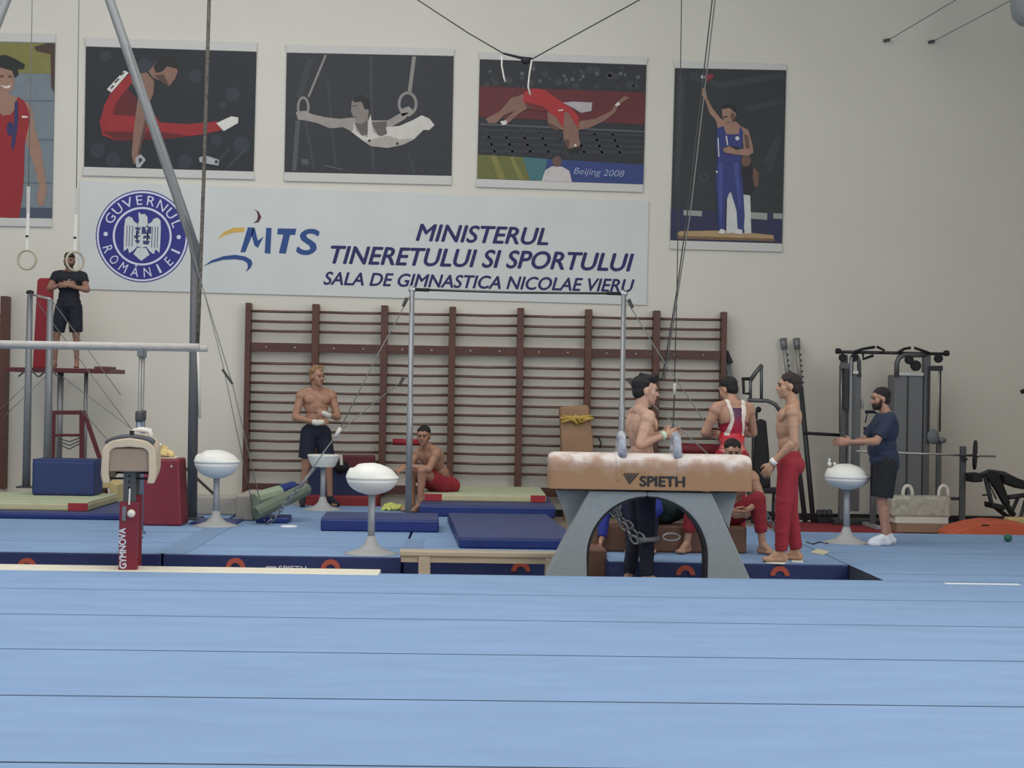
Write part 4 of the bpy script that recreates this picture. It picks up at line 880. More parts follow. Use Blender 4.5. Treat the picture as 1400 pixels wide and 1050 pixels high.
# low wooden bench in the pit
YW = 13.12
bc = thing('low_bench', 'low pale wooden bench standing in the pit left of the pommel horse', 'bench', (P(650, 775, YW).x, YW, -0.2))
M_bw = mat('pale_wood', (176, 160, 138), 0.6, noise=0.1, scale=6, stretch=(0.4, 1, 5)); za = P(650, 760, YW).z
MB().box(P(546, 755, YW).x, P(766, 758, YW).x, YW-0.0, YW+0.22, za-0.01, za+0.03).build('seat', M_bw, bc, bevel=0.006)
MB().box(P(548, 763, YW).x, P(764, 763, YW).x, YW+0.02, YW+0.05, za-0.065, za-0.01).build('apron', M_bw, bc, bevel=0.004)
for px in (580, 754):
    xx = P(px, 770, YW).x; MB().box(xx-0.05, xx+0.05, YW-0.0, YW+0.2, -0.2, za-0.012).build('leg', M_bw, bc, bevel=0.006)
# brown boxes where the two gymnasts sit
M_brown = mat('brown_vinyl', (112, 80, 64), 0.65, noise=0.12, scale=5)
YF = G(940, 756).y
tag(MB().box(P(812, 740, YF).x, P(1021, 740, YF).x, YF, YF+0.55, 0.0005, 0.25).build('brown_box', M_brown, None, bevel=0.02), 'low brown padded box two gymnasts sit on behind pommel horse', 'box')
tag(MB().box(P(800, 760, 13.75).x, P(829, 760, 13.75).x, 13.7, 14.3, -0.2, 0.07).build('brown_box', M_brown, None, bevel=0.015), 'brown padded block wedged in the gap left of the blue mat', 'box')
m = MB()
for px, py, r in ((917, 692, 0.15), (928, 686, 0.12), (910, 700, 0.12)): m.sph(P(px, py, YF+0.2), (r*1.2, r, r), n=12, k=8)
gb = thing('sports_bag', 'dark green soft bag on brown box seen under the pommel horse', 'bag', (P(917, 700, YF+0.2).x, YF+0.2, 0.25)); m.build('bag_body', mat('dark_green', (34, 52, 50), 0.8), gb, smooth=True)
# chalk paper and small things at the feet
for pts, lab in (([(1040, 766), (1062, 759), (1080, 764), (1072, 771), (1050, 770)], 'white paper sheet lying by bare foot of seated gymnast'), ([(1082, 768), (1085, 762), (1097, 762), (1098, 769)], 'small white paper scrap at heel of red trousered man'), ([(1108, 755), (1118, 750), (1134, 754), (1126, 758)], 'cream paper scrap on blue mat right of red trousered man')):
    v = [G(a, c, 0.004) for a, c in pts]; n = len(v); tag(MB().add(v+[p-Vector((0, 0, 0.0035)) for p in v], [tuple(range(n)), tuple(range(2*n-1, n-1, -1))]+[(i, i+n, (i+1) % n+n, (i+1) % n) for i in range(n)]).build('paper_sheet', mat('paper_'+lab[:5], (224, 224, 216) if lab[0] != 'c' else (206, 196, 160), 0.8)), lab, 'paper')
rope('cord', 'thin dark cord lying on the blue floor near dome trainer', [G(1103, 741, 0.006), G(1112, 744, 0.006), G(1120, 741, 0.006), G(1132, 743, 0.006)], 0.008, M_dcable, 'cord')
# suspended lines
rope('hanging_wire', 'dark overhead wire sagging from upper left to the centre knot', [P(556, -10, 18), P(640, 45, 18), P(688, 73, 18)], 0.008, M_dcable)
sl = thing('wire_knot', 'dark knotted harness with two white cords hanging on overhead wire', 'harness', P(705, 80, 18))
MB().tube([P(688, 73, 18), P(712, 79, 18), P(727, 82, 18)], [0.012, 0.018, 0.03], 8).build('spreader', M_rubber, sl, smooth=True)
MB().sph(P(719, 83, 18), (0.06, 0.04, 0.04)).build('knot', M_rubber, sl, smooth=True)
for pts in ([(686, 76), (686, 90), (689, 106), (691, 112)], [(727, 82), (724, 100), (722, 118), (725, 130)]): MB().tube([P(a, c, 17.98) for a, c in pts], 0.011, 6).build('white_cord', M_strap, sl, smooth=True)
rope('hanging_wire', 'dark overhead wire rising from centre knot to upper right', [P(727, 81, 18), P(790, 46, 18), P(885, -6, 18)], 0.008, M_dcable)
rope('pulley_rope', 'thin vertical pulley rope falling in front of podium poster', [P(932, -20, 17.6), P(929, 200, 17.6), P(925, 420, 17.6), P(922, 526, 17.6)], 0.006, M_dcable)
rope('pulley_rope', 'slanting pulley rope left strand crossing the podium poster', [P(976, -20, 17.4), P(940, 290, 17.4), P(925, 400, 17.4), P(905, 520, 17.4)], 0.008, M_dcable)
rope('pulley_rope', 'slanting pulley rope right strand beside its twin', [P(980, -20, 17.42), P(944, 290, 17.42), P(927, 400, 17.42), P(908, 520, 17.42)], 0.008, M_cable)
wg = thing('rope_grip', 'white rope grip hanging beside black haired gymnast', 'rope grip', P(921, 592, 17.6))
MB().tube([P(922.5, 524, 17.58), P(922, 540, 17.58)], 0.018, 8).build('grip', M_strap, wg, smooth=True); MB().tube([P(922, 540, 17.58), P(920, 592, 17.58)], 0.009, 6).build('cord', M_dcable, wg)
for i, (a, b) in enumerate((((1320, -8), (1216, 54)), ((1395, -6), (1277, 56)))):
    t = thing('wall_cable', ['thin cable anchored to the wall at upper right, left one', 'thin cable anchored to the wall at upper right, right one'][i], 'cable', P(b[0], b[1], WALL-0.03))
    e_ = P(a[0], a[1], 18.5); MB().tube([P(b[0], b[1], WALL-0.05), e_], 0.006, 6).build('wire', M_cable, t); MB().tube([P(b[0]-8, b[1]+2, WALL-0.02), P(b[0]+1, b[1], WALL-0.05)], 0.022, 8).build('wall_anchor', M_dsteel, t)
hl = thing('hall_lamp', 'grey round hall lamp cut off at the top right corner', 'lamp', P(1412, 36, 18.5))
c = P(1412, 6, 18.5); MB().lathe([(0.05, 0.35), (0.14, 0.3), (0.26, 0.1), (0.265, -0.02), (0.24, -0.15), (0.16, -0.24), (0.03, -0.27)], c, 24).build('lamp_shade', mat('lamp_grey', (148, 152, 152), 0.5), hl, smooth=True)
MB().tube([c+Vector((0, 0, 0.3)), Vector((c.x, c.y, HZ1))], 0.02, 8).build('suspension_rod', M_dsteel, hl)

# ================================================================== MACHINES ON THE RIGHT
M_mgrey = mat('machine_grey', (96, 98, 100), 0.45, 0.2); M_shroud = mat('machine_shroud', (112, 114, 116), 0.5); M_mdark = mat('machine_dark', (48, 50, 53), 0.5)
YM = 20.1; z0 = -0.185
cm = thing('cable_machine', 'grey twin tower cable machine with black pull up handles', 'exercise machine', (P(1220, 720, YM).x, YM, -0.185))
def X(px, y=YM, py=600): return P(px, py, y).x
def Zm(py, px=1220, y=YM): return P(px, py, y).z
def tub(name, pts, r, mtl=M_mgrey, y=YM, par=cm, n=8): return MB().tube([P(a, c, y) for a, c in pts], r, n).build(name, mtl, par, smooth=True)
# top cross bar and handles
tub('cross_bar', [(1145, 481), (1295, 484)], 0.022, M_mdark)
for px, py in ((1146, 480), (1294, 483)): MB().lathe([(0.03, -0.035), (0.038, -0.02), (0.038, 0.02), (0.03, 0.035)], P(px, py, YM), 12, 'x').build('bar_cap', M_rubber, cm)
for pts in ([(1168, 481), (1180, 477), (1196, 474.5)], [(1199, 474), (1209, 479), (1203, 483)], [(1180, 482), (1180, 491), (1194, 486)], [(1228, 482), (1236, 477), (1245, 475.5)], [(1250, 475.5), (1260, 479), (1271, 483)]):
    tub('pull_handle', pts, 0.019, M_rubber, YM-0.05)
# left tower
lt = [(1152, 480), (1152, 500), (1154, 560), (1154, 715)]
MB().box(X(1161), X(1176.5), YM, YM+0.35, Zm(700), Zm(511)).build('weight_shroud', M_shroud, cm, bevel=0.015)
tub('arch_frame', [(1164, 515), (1164, 496), (1166, 487), (1171, 486), (1174.5, 494), (1175, 515)], 0.028, M_mgrey, YM)
MB().box(X(1161), X(1176.5), YM-0.02, YM+0.02, Zm(512), Zm(508)).build('shroud_cap', M_chrome, cm)
MB().box(X(1150), X(1158), YM+0.02, YM+0.12, z0, Zm(486)).build('tower_post', M_mgrey, cm, bevel=0.008)
MB().box(X(1158.5), X(1161), YM-0.1, YM-0.03, Zm(690), Zm(490)).build('guide_rail', mat('guide_light', (150, 152, 154), 0.4), cm)
MB().box(X(1146.5), X(1160), YM-0.06, YM+0.02, Zm(505), Zm(498)).build('pulley_arm', M_mgrey, cm)
tub('cable', [(1148, 500), (1147.5, 590)], 0.006, M_dcable, YM-0.03); tub('cable', [(1150.5, 505), (1150, 590)], 0.006, M_chrome, YM-0.03)
MB().box(X(1152), X(1158), YM-0.06, YM-0.01, Zm(560), Zm(505)).build('lift_plate', M_mdark, cm)
MB().sph(P(1179, 552, YM-0.02), (0.02, 0.03, 0.07)).build('side_grip', mat('grip_grey', (150, 152, 154), 0.5), cm, smooth=True)
for px, py in ((1152, 489), (1168, 489)): MB().lathe([(0.05, -0.02), (0.055, 0), (0.05, 0.02)], P(px, py, YM-0.02), 14, 'y').build('pulley', M_rubber, cm)
# right tower
MB().box(X(1222), X(1261.5), YM, YM+0.35, Zm(690), Zm(512)).build('weight_shroud', M_shroud, cm, bevel=0.015)
MB().box(X(1239), X(1241), YM-0.008, YM+0.01, Zm(688), Zm(514)).build('shroud_slot', M_mdark, cm)
MB().box(X(1223), X(1261), YM-0.02, YM+0.02, Zm(513), Zm(509)).build('shroud_cap', M_chrome, cm)
tub('arch_frame', [(1226, 515), (1226, 497), (1229, 489), (1236, 485), (1268, 485)], 0.036, M_mgrey, YM)
MB().box(X(1262), X(1270.5), YM-0.02, YM+0.12, z0, Zm(484)).build('tower_post', M_mgrey, cm, bevel=0.008)
MB().box(X(1266.5), X(1269), YM-0.05, YM-0.02, Zm(605), Zm(500)).build('guide_rail', M_mdark, cm)
MB().box(X(1269), X(1287), YM-0.03, YM+0.03, Zm(506), Zm(499)).build('pulley_arm', M_mdark, cm, bevel=0.01)
for px, w in ((1283.5, 0.006), (1286, 0.012)): tub('cable', [(px, 500), (px-1, 590)], w, M_mdark if w > 0.01 else M_chrome)
MB().box(X(1281), X(1287), YM-0.02, YM+0.04, z0, Zm(600)).build('tower_post', M_mgrey, cm)
for px, py, r in ((1283, 490, 0.06), (1252, 500, 0.072), (1243, 492, 0.06)): MB().lathe([(r*0.85, -0.03), (r, -0.01), (r, 0.01), (r*0.85, 0.03)], P(px, py, YM-0.06), 16, 'y').build('pulley', M_rubber, cm)
for px, py, rx, rz_ in ((1276, 597, 0.085, 0.1), (1289, 602, 0.05, 0.04)): MB().sph(P(px, py, YM-0.06), (rx, 0.03, rz_)).build('adjust_knob', mat('knob_grey', (108, 112, 116), 0.5), cm, smooth=True)
MB().box(X(1140), X(1300), YM-0.1, YM+0.3, -0.185, -0.12).build('base_frame', M_mdark, cm, bevel=0.01)
tub('linking_bar', [(1098, 592), (1150, 595)], 0.022, M_rubber, YM+0.1)
tub('hanging_rope_handle', [(1183, 563), (1194, 563), (1200, 566), (1190, 585), (1181, 586)], 0.022, M_rubber, YM-0.05)
tub('hanging_cable', [(1186, 563), (1183, 578)], 0.008, M_rubber, YM-0.05)
# barbell rack and barbell
YBb = 19.6
br = thing('barbell_rack', 'dark steel barbell rack standing beside the cable machine', 'rack', (P(1310, 720, YBb).x, YBb, -0.185))
for px in (1318, 1196):
    xx = X(px, YBb); MB().box(xx-0.035, xx+0.035, YBb, YBb+0.07, -0.185, P(px, 610, YBb).z).build('upright', M_mgrey, br, bevel=0.006)
    MB().box(xx-0.03, xx+0.03, YBb-0.07, YBb+0.02, P(px, 629, YBb).z, P(px, 626, YBb).z).build('bar_cradle', M_mdark, br)
MB().box(X(1196, YBb), X(1318, YBb), YBb+0.02, YBb+0.06, P(1300, 684, YBb).z, P(1300, 680, YBb).z).build('cross_member', M_mdark, br)
for px in (1318, 1196):
    xx = X(px, YBb); MB().box(xx-0.04, xx+0.04, YBb-0.3, YBb+0.4, -0.185, -0.14).build('foot', mat('foot_light', (150, 152, 150), 0.5), br, bevel=0.006)
bb = thing('barbell', 'chrome barbell with black plate resting on the rack', 'barbell', P(1270, 622, YBb-0.03))
q0, q1 = P(1171, 617, YBb-0.035), P(1361, 624, YBb-0.035)
MB().tube([q0, q1], 0.015, 10).build('bar', M_chrome, bb, smooth=True)
dv = (q1-q0).normalized()
for pc_ in (P(1333, 622, YBb-0.035),):
    def lz(prof):
        m = MB(); n = 24; x_, y_ = frame(Vector((dv.x, dv.y-0.42, dv.z))); dd = Vector((dv.x, dv.y-0.42, dv.z)).normalized(); vs = []; fs = []
        for r, a in prof: vs += [pc_+dd*a+(x_*math.cos(t)+y_*math.sin(t))*r for t in [2*math.pi*j/n for j in range(n)]]
        for i in range(len(prof)-1):
            for j in range(n): fs.append((i*n+j, i*n+(j+1) % n, (i+1)*n+(j+1) % n, (i+1)*n+j))
        fs.append(tuple(range(n))); fs.append(tuple(range((len(prof)-1)*n, len(prof)*n))); return m.add(vs, fs)
    lz([(0.17, -0.02), (0.19, -0.016), (0.19, 0.016), (0.17, 0.02)]).build('weight_plate', M_rubber, bb)
    lz([(0.03, 0.02), (0.035, 0.03), (0.03, 0.05)]).build('collar', M_chrome, bb)
# leg machine at right edge
YL = 19.3
lm = thing('leg_machine', 'black leg exercise bench partly cut off at the right edge', 'exercise machine', (P(1380, 720, YL).x, YL, -0.185))
def lt_(name, pts, r, mtl=M_mdark): return MB().tube([P(a, c, YL) for a, c in pts], r, 8).build(name, mtl, lm, smooth=True)
def pad(name, pts, w=0.3, y=YL): return MB().prism([(P(a, c, y).x, P(a, c, y).z) for a, c in pts], y-w/2, y+w/2).build(name, M_rubber, lm, bevel=0.015)
lt_('frame_tube', [(1341, 650), (1352, 645), (1372, 648), (1400, 662)], 0.035); lt_('frame_tube', [(1346, 648), (1356, 690), (1382, 710)], 0.03); lt_('frame_tube', [(1362, 650), (1376, 690), (1386, 705)], 0.04); lt_('frame_tube', [(1378, 680), (1410, 676)], 0.03); lt_('frame_tube', [(1392, 680), (1378, 712), (1376, 722)], 0.025); lt_('frame_tube', [(1402, 684), (1394, 712), (1392, 722)], 0.025)
lt_('frame_tube', [(1376, 722), (1420, 724)], 0.03)
pad('roller_pad', [(1323, 647), (1338, 646), (1339, 658), (1325, 659)]); pad('roller_pad', [(1350, 686), (1371, 690), (1368, 697), (1351, 694)]); pad('seat_pad', [(1366, 648), (1378, 650), (1412, 662), (1412, 670), (1392, 668), (1370, 660)]); pad('back_pad', [(1344, 648), (1350, 643), (1364, 645), (1380, 688), (1372, 690), (1360, 668)], 0.12)
lt_('adjust_lever', [(1343, 677), (1356, 676)], 0.012); lt_('linkage', [(1352, 650), (1354, 665), (1362, 682)], 0.012, M_steel)
tag(MB().tube([P(1396, 536, 20), P(1412, 531, 20)], 0.03, 8).build('machine_handle', M_rubber), 'tip of a black handle poking in at right edge', 'handle')
# small pommel trainer block
YQ = 19.0
tb_ = thing('pommel_block', 'weathered cream pommel block with two white loop handles', 'pommel trainer', (P(1262, 720, YQ).x, YQ, -0.2))
M_wea = mat('weathered_cream', (196, 192, 178), 0.8, rgb2=(150, 146, 134), scale=14)
MB().box(X(1221, YQ), X(1303, YQ), YQ, YQ+0.36, Zm(708, 1262, YQ), Zm(679, 1262, YQ)).build('padded_body', M_wea, tb_, bevel=0.045, seg=3)
MB().box(X(1226, YQ), X(1299, YQ), YQ+0.01, YQ+0.35, Zm(716, 1262, YQ), Zm(707, 1262, YQ)).build('lower_body', M_strap, tb_, bevel=0.006)
MB().box(X(1228, YQ), X(1298, YQ), YQ, YQ+0.36, -0.2, Zm(715.5, 1262, YQ)).build('wooden_base', mat('base_wood', (150, 122, 100), 0.7), tb_, bevel=0.006)
for px in (1241, 1290):
    MB().tube([P(px+6.5*math.cos(a)*1.0, 681-17*math.sin(a)**0.6 if math.sin(a) > 0 else 681, YQ+0.18) for a in [math.pi*i/12 for i in range(13)]], 0.022, 10).build('loop_handle', M_strap, tb_, smooth=True)
# orange mat, green ball, cream pad
om = thing('orange_mat', 'curved orange foam mat on the floor at lower right', 'mat', (P(1360, 725, 18.3).x, 18.3, -0.2))
yo = 18.2; top = [(1303, 730), (1318, 722), (1340, 716), (1362, 713), (1385, 714), (1412, 718)]; m = MB(); vs = []; fs = []
for a, c in top:
    p = P(a, c, yo); vs += [(p.x, yo, -0.2), (p.x, yo, p.z-0.01), (p.x, yo+0.6, p.z+0.0), (p.x, yo+0.6, -0.2)]
for i in range(len(top)-1):
    for j in range(4): fs.append((i*4+j, i*4+(j+1) % 4, i*4+4+(j+1) % 4, i*4+4+j))
fs += [(0, 1, 2, 3), tuple(range(len(vs)-4, len(vs)))]
MB().add(vs, fs).build('foam_sheet', mat('orange_foam', (204, 98, 66), 0.7, noise=0.06), om, bevel=0.01)
MB().box(X(1342, yo, 715), X(1352, yo, 715), yo-0.004, yo+0.004, P(1345, 719, yo).z, P(1345, 717, yo).z).build('handle_slot', M_rubber, om)
tag(MB().box(X(1381, 18.9), X(1412, 18.9), 18.9, 19.1, -0.2, P(1390, 708, 18.9).z).build('cream_pad', mat('straw_pad', (206, 184, 130), 0.8), None, bevel=0.02), 'cream pad behind the orange mat at right edge', 'pad')
bp = G(1378, 741, 0.0)
tag(MB().sph((bp.x, bp.y, 0.043), (0.043, 0.043, 0.043)).build('green_ball', mat('green_ball', (44, 104, 72), 0.6), None, smooth=True), 'small green ball on the blue floor at right', 'ball')
# lat machine behind leotard man
YV = 20.2
lv = thing('lat_machine', 'grey lat pull machine with black backrest behind the gymnasts', 'exercise machine', (P(1040, 720, YV).x, YV, -0.185))
def vt(name, pts, r, mtl=M_mgrey): return MB().tube([P(a, c, YV) for a, c in pts], r, 8).build(name, mtl, lv, smooth=True)
vt('column', [(1032, 560), (1031, 690), (1031, 722)], 0.04, M_mdark); vt('top_arm', [(1026, 520), (1034, 508), (1042, 499)], 0.03); vt('top_post', [(1041, 499), (1041, 545)], 0.022); vt('top_post', [(1026, 518), (1026, 546)], 0.022)
vt('cross_piece', [(1014, 518), (1028, 518)], 0.022, M_rubber); vt('hook', [(1016, 518), (1017, 538), (1026, 538)], 0.02, M_rubber); vt('arm', [(1022, 547), (1050, 548), (1060, 553), (1068, 564)], 0.028)
MB().sph(P(1037, 560, YV), 0.04).build('pulley', M_rubber, lv, smooth=True)
MB().prism([(P(a, c, YV).x, P(a, c, YV).z) for a, c in ((1030, 578), (1036, 572), (1044, 575), (1048, 620), (1050, 665), (1026, 665))], YV-0.2, YV-0.1).build('backrest', M_rubber, lv, bevel=0.02)
MB().box(X(1026, YV), X(1062, YV), YV-0.3, YV-0.1, Zm(673, 1040, YV), Zm(665, 1040, YV)).build('seat', M_rubber, lv, bevel=0.02)
for pts in ([(1040, 670), (1038, 722)], [(1058, 672), (1056, 722)], [(1030, 700), (1060, 702)]): vt('frame_leg', pts, 0.022, M_mdark)
# leaning poles
for i, (a, b, y_) in enumerate((((1071, 466), (1101, 712), 20.35), ((1089, 466), (1112, 712), 20.35))):
    t = thing('apparatus_pole', ['notched steel pole with black sleeve leaning on the wall, left one', 'notched steel pole with black sleeve leaning on the wall, right one'][i], 'pole', (P(b[0], b[1], y_).x, y_-0.15, -0.185))
    p0 = P(a[0], a[1], 20.7); p1 = Vector((P(b[0], b[1], 20.2).x, 20.2, -0.17)); mid = p0+(p1-p0)*0.26
    MB().tube([p0, mid], 0.03, 10).build('notched_tube', mat('pole_light', (150, 148, 142), 0.4, 0.3), t, smooth=True)
    MB().tube([mid, p1], 0.034, 10).build('sleeve', M_mdark, t, smooth=True)
    MB().tube([p0+(p0-p1).normalized()*0.03, p0-(p0-p1).normalized()*0.12], [0.05, 0.042], 10).build('head_clamp', M_steel, t, smooth=True)
    for k in range(6):
        c = p0+(mid-p0)*(0.3+k*0.12); MB().box(c.x+0.028, c.x+0.042, c.y-0.04, c.y, c.z-0.012, c.z+0.012).build('notch', M_mdark, t)
t = thing('leaning_board', 'dark grey narrow board leaning at the right end of wall bars', 'board', P(1010, 700, 20.5))
MB().bar(P(993, 484, 20.72), Vector((P(1030, 712, 20.5).x, 20.45, -0.19)), 0.07, 0.035, (0, -1, 0)).build('board', M_mgrey, t); MB().bar(P(993, 480, 20.66), P(1000, 497, 20.64), 0.05, 0.05).build('rubber_end', M_rubber, t)
rd = thing('dumbbell_rack', 'low black rack of weights along the wall base', 'rack', (P(1130, 715, 20.3).x, 20.3, -0.185))
MB().box(X(1117, 20.3), X(1136, 20.3), 20.2, 20.4, -0.185, -0.1).build('rack_base', M_rubber, rd, bevel=0.01)
for k in range(3): MB().lathe([(0.05, -0.03), (0.055, 0), (0.05, 0.03)], P(1120+k*7, 702, 20.25), 12, 'x').build('dumbbell_head', M_mdark, rd)

# ================================================================== PEOPLE
def V(*a): return Vector(a)
def rotm(z=0, x=0, y=0): return Matrix.Rotation(math.radians(z), 3, 'Z') @ Matrix.Rotation(math.radians(y), 3, 'Y') @ Matrix.Rotation(math.radians(x), 3, 'X')
def defaults():
    J = dict(pel=V(0, 0, .95), wai=V(0, 0.0, 1.10), che=V(0, 0.0, 1.29), nec=V(0, .015, 1.47), hea=V(0, -.025, 1.632))
    for s, k in ((1, 'L'), (-1, 'R')):
        J['sh'+k] = V(.185*s, .015, 1.42); J['el'+k] = V(.245*s, .03, 1.12); J['wr'+k] = V(.26*s, -.06, .87)
        J['hi'+k] = V(.09*s, 0, .91); J['kn'+k] = V(.105*s, -.015, .49); J['an'+k] = V(.11*s, .03, .085); J['to'+k] = V(.135*s, -.13, .025)
    return J
def tframe(up_, lat):
    u = up_.normalized(); x = (lat-u*lat.dot(u)).normalized(); y = u.cross(x).normalized()   # x left, y back, z up
    return Matrix((x, y, u)).transposed()
def person(label, at, Ht, yawdeg, J=None, head=(0, 0), skin=(176, 136, 112), hair=(34, 28, 26), hairstyle='short', bulk=1.0, muscle=1.0, wear=(), hands=None, beard=None, z0=0.0, shoes_on=False):
    D = defaults()
    for k, v in (J or {}).items(): D[k] = Vector(v)
    k_ = Ht/1.75; b = MB()
    for s in 'LR':
        if J and 'an'+s in J and 'to'+s not in J: D['to'+s] = D['an'+s]+V(0.02 if s == 'L' else -.02, -.16, -.06)
    latS = D['shL']-D['shR']; latH = D['hiL']-D['hiR']
    Tp = tframe(D['wai']-D['pel'], latH); Tc = tframe(D['nec']-D['che'], latS); Tw = tframe(D['che']-D['wai'], latS+latH)
    def torso(m, e=0.0, belly=True):
        m.sph(D['pel']+Tp @ V(0, .01, 0), (.16*bulk+e, .115*bulk+e, .125+e), Tp)
        for sx in (1, -1): m.sph(D['pel']+Tp @ V(.075*sx, .055, -.05), (.085+e, .085+e, .095+e), Tp)
        m.sph(D['wai'], (.138*bulk+e, .098*bulk+e, .14+e), Tw)
        if bulk > 1.1 and belly: m.sph(D['wai']+Tw @ V(0, -.04, -.03), (.14*bulk+e, .11*bulk+e, .14+e), Tw)
        m.sph(D['che']+Tc @ V(0, .005, .0), (.158*bulk+e, .112*bulk+e, .19+e), Tc)
        for sx in (1, -1):
            m.sph(D['che']+Tc @ V(.085*sx, .03, .045), (.085*muscle+e, .085+e, .125+e), Tc)
            m.sph(D['che']+Tc @ V(.072*sx, -.07, .055), (.085*muscle+e, .036*muscle+e, .07+e), Tc)
    torso(b)
    for s, sx in (('L', 1), ('R', -1)):
        sh, el, wr = D['sh'+s], D['el'+s], D['wr'+s]; hi, kn, an, to = D['hi'+s], D['kn'+s], D['an'+s], D['to'+s]
        b.cap(D['nec']+Tc @ V(0, .02, .0), sh+Tc @ V(-.02*sx, .01, .015), .052, .048)
        b.cap(D['che']+Tc @ V(.1*sx, .0, .09), sh, .075, .058)
        b.sph(sh+(el-sh)*0.12, (.062*muscle,)*3); b.cap(sh, el, .054*muscle, .040*muscle)
        b.sph(sh+(el-sh)*0.5, (.05*muscle,)*3)
        fa = wr-el; b.cap(el, wr, .039, .027); b.cap(el+fa*0.12, el+fa*0.45, .045*muscle, .037)
        b.cap(hi, kn, .088*bulk, .055); b.cap(hi+(kn-hi)*.1, hi+(kn-hi)*.55, .09*bulk, .074); b.sph(kn, .055)
        sn = an-kn; bk = Tp @ V(0, .025, 0); b.cap(kn, an, .05, .034); b.cap(kn+sn*.18+bk*0.8, kn+sn*.45+bk*0.6, .05, .042)
        fd = (to-an); fd.z = 0; fd = fd.normalized() if fd.length > 1e-4 else V(0, -1, 0); fl_ = V(-fd.y, fd.x, 0)
        heel = V(an.x, an.y, an.z-.05)-fd*.035
        b.cap(an, heel, .036, .03); b.cap(heel, to+V(0, 0, .004), .03, .022); b.cap(an+fd*.02, to-fd*.03, .034, .024)
        b.cap(to-fd*.06-fl_*.024, to-fl_*.022, .022, .017); b.cap(to-fd*.06+fl_*.024, to+fl_*.026-fd*.01, .022, .016)
    Rh = tframe(V(0, 0, 1), V(1, 0, 0)) @ rotm(head[0], head[1], head[2] if len(head) > 2 else 0); hc = D['hea']
    def hp(x, y, z): return hc+Rh @ V(x, y, z)
    b.cap(D['nec']+V(0, 0, -.02), hp(0, .02, -.06), .06*(1+.3*(bulk-1)), .056)
    b.sph(hp(0, .012, .03), (.076, .096, .088), Rh); b.sph(hp(0, -.028, -.045), (.06, .066, .07), Rh); b.sph(hp(0, -.062, -.092), (.028, .026, .024), Rh)
    b.sph(hp(0, -.06, .03), (.058, .03, .045), Rh)
    b.cap(hp(0, -.088, .012), hp(0, -.108, -.026), .009, .014, 8); b.sph(hp(.014, -.094, -.03), .009); b.sph(hp(-.014, -.094, -.03), .009)
    b.sph(hp(0, -.084, -.058), (.024, .013, .012), Rh); b.cap(hp(-.035, -.082, .03), hp(.035, -.082, .03), .012, .012, 8)
    for sx in (1, -1): b.sph(hp(.077*sx, .012, -.008), (.011, .021, .032), Rh); b.sph(hp(.042*sx, -.05, -.02), (.026, .03, .034), Rh)
    # hands
    hands = hands or {}
    for s, sx in (('L', 1), ('R', -1)):
        wr = D['wr'+s]; fa = (wr-D['el'+s]).normalized()
        hd, nrm, curl = hands.get(s, (None, None, 25)); d = Vector(hd).normalized() if hd else fa
        n = Vector(nrm) if nrm else V(-sx, 0, 0); n = (n-d*n.dot(d)); n = n.normalized() if n.length > .05 else frame(d)[0]; lat = d.cross(n).normalized()
        R_ = Matrix((lat, d, n)).transposed(); b.sph(wr+d*.05, (.041, .055, .019), R_); b.cap(wr, wr+d*.04, .026, .024)
        for i in range(4):
            u = i-1.5; L = (.036, .042, .04, .032)[i]; p = wr+d*(.09-abs(u)*.005)+lat*u*.0225; ang = math.radians(curl*.5); dd = (d+lat*u*.06).normalized()
            for q in range(3):
                dr = (dd*math.cos(ang)+n*math.sin(ang)).normalized(); p2 = p+dr*(L*(1, .75, .6)[q]); b.cap(p, p2, .0098-.0008*q, .0092-.0008*q, 8); p = p2; ang += math.radians(curl)
        tdir = lat if (lat.z > 0 or abs(lat.z) < .2 and lat.y < 0) else -lat
        p = wr+d*.03+tdir*.03; p1 = p+(d*.6+tdir*.7+n*.25).normalized()*.035; p2 = p1+(d*.9+tdir*.2+n*.3).normalized()*.03; b.cap(p, p1, .014, .012, 8); b.cap(p1, p2, .012, .009, 8)
    for v in b.v: v *= k_
    skm = mat('skin_%d_%d_%d' % skin, skin, 0.55, noise=0.05, scale=12)
    me = evalmesh(b, 'person', skm, 0.0062, 3)
    o = bpy.data.objects.new('person', me); COL.objects.link(o); o.location = (at[0], at[1], z0); o.rotation_euler.z = math.radians(yawdeg); tag(o, label, 'person')
    def child(name, mb, mtl, voxel=0.008, it=3, remesh=True):
        for v in mb.v: v *= k_
        m_ = evalmesh(mb, name, mtl, voxel, it) if remesh else mb.mesh(name, mtl, True)
        c = bpy.data.objects.new(name, m_); COL.objects.link(c); c.parent = o; return c
    # face details
    for sx in (1, -1):
        m = MB().sph(hp(.031*sx, -.0865, .008), (.0125, .008, .007), Rh, 8, 6); child('eye', m, mat('eye_dark', (38, 30, 28), .3), remesh=False)
        m = MB().cap(hp(.016*sx, -.096, .029), hp(.046*sx, -.082, .03), .0055, .004, 6); child('eyebrow', m, mat('hair_%d_%d_%d' % hair, hair, .8), remesh=False)
    m = MB().sph(hp(0, -.0975, -.058), (.022, .004, .0055), Rh, 8, 6); child('lips', m, mat('lips', (142, 92, 82), .5), remesh=False)
    hm = mat('hair_%d_%d_%d' % hair, hair, .75, noise=.25, scale=40); h = MB()
    h.sph(hp(0, .034, .05), (.083, .095, .082), Rh); h.sph(hp(0, .055, -.005), (.074, .06, .075), Rh)
    rr = random.Random(len(label))
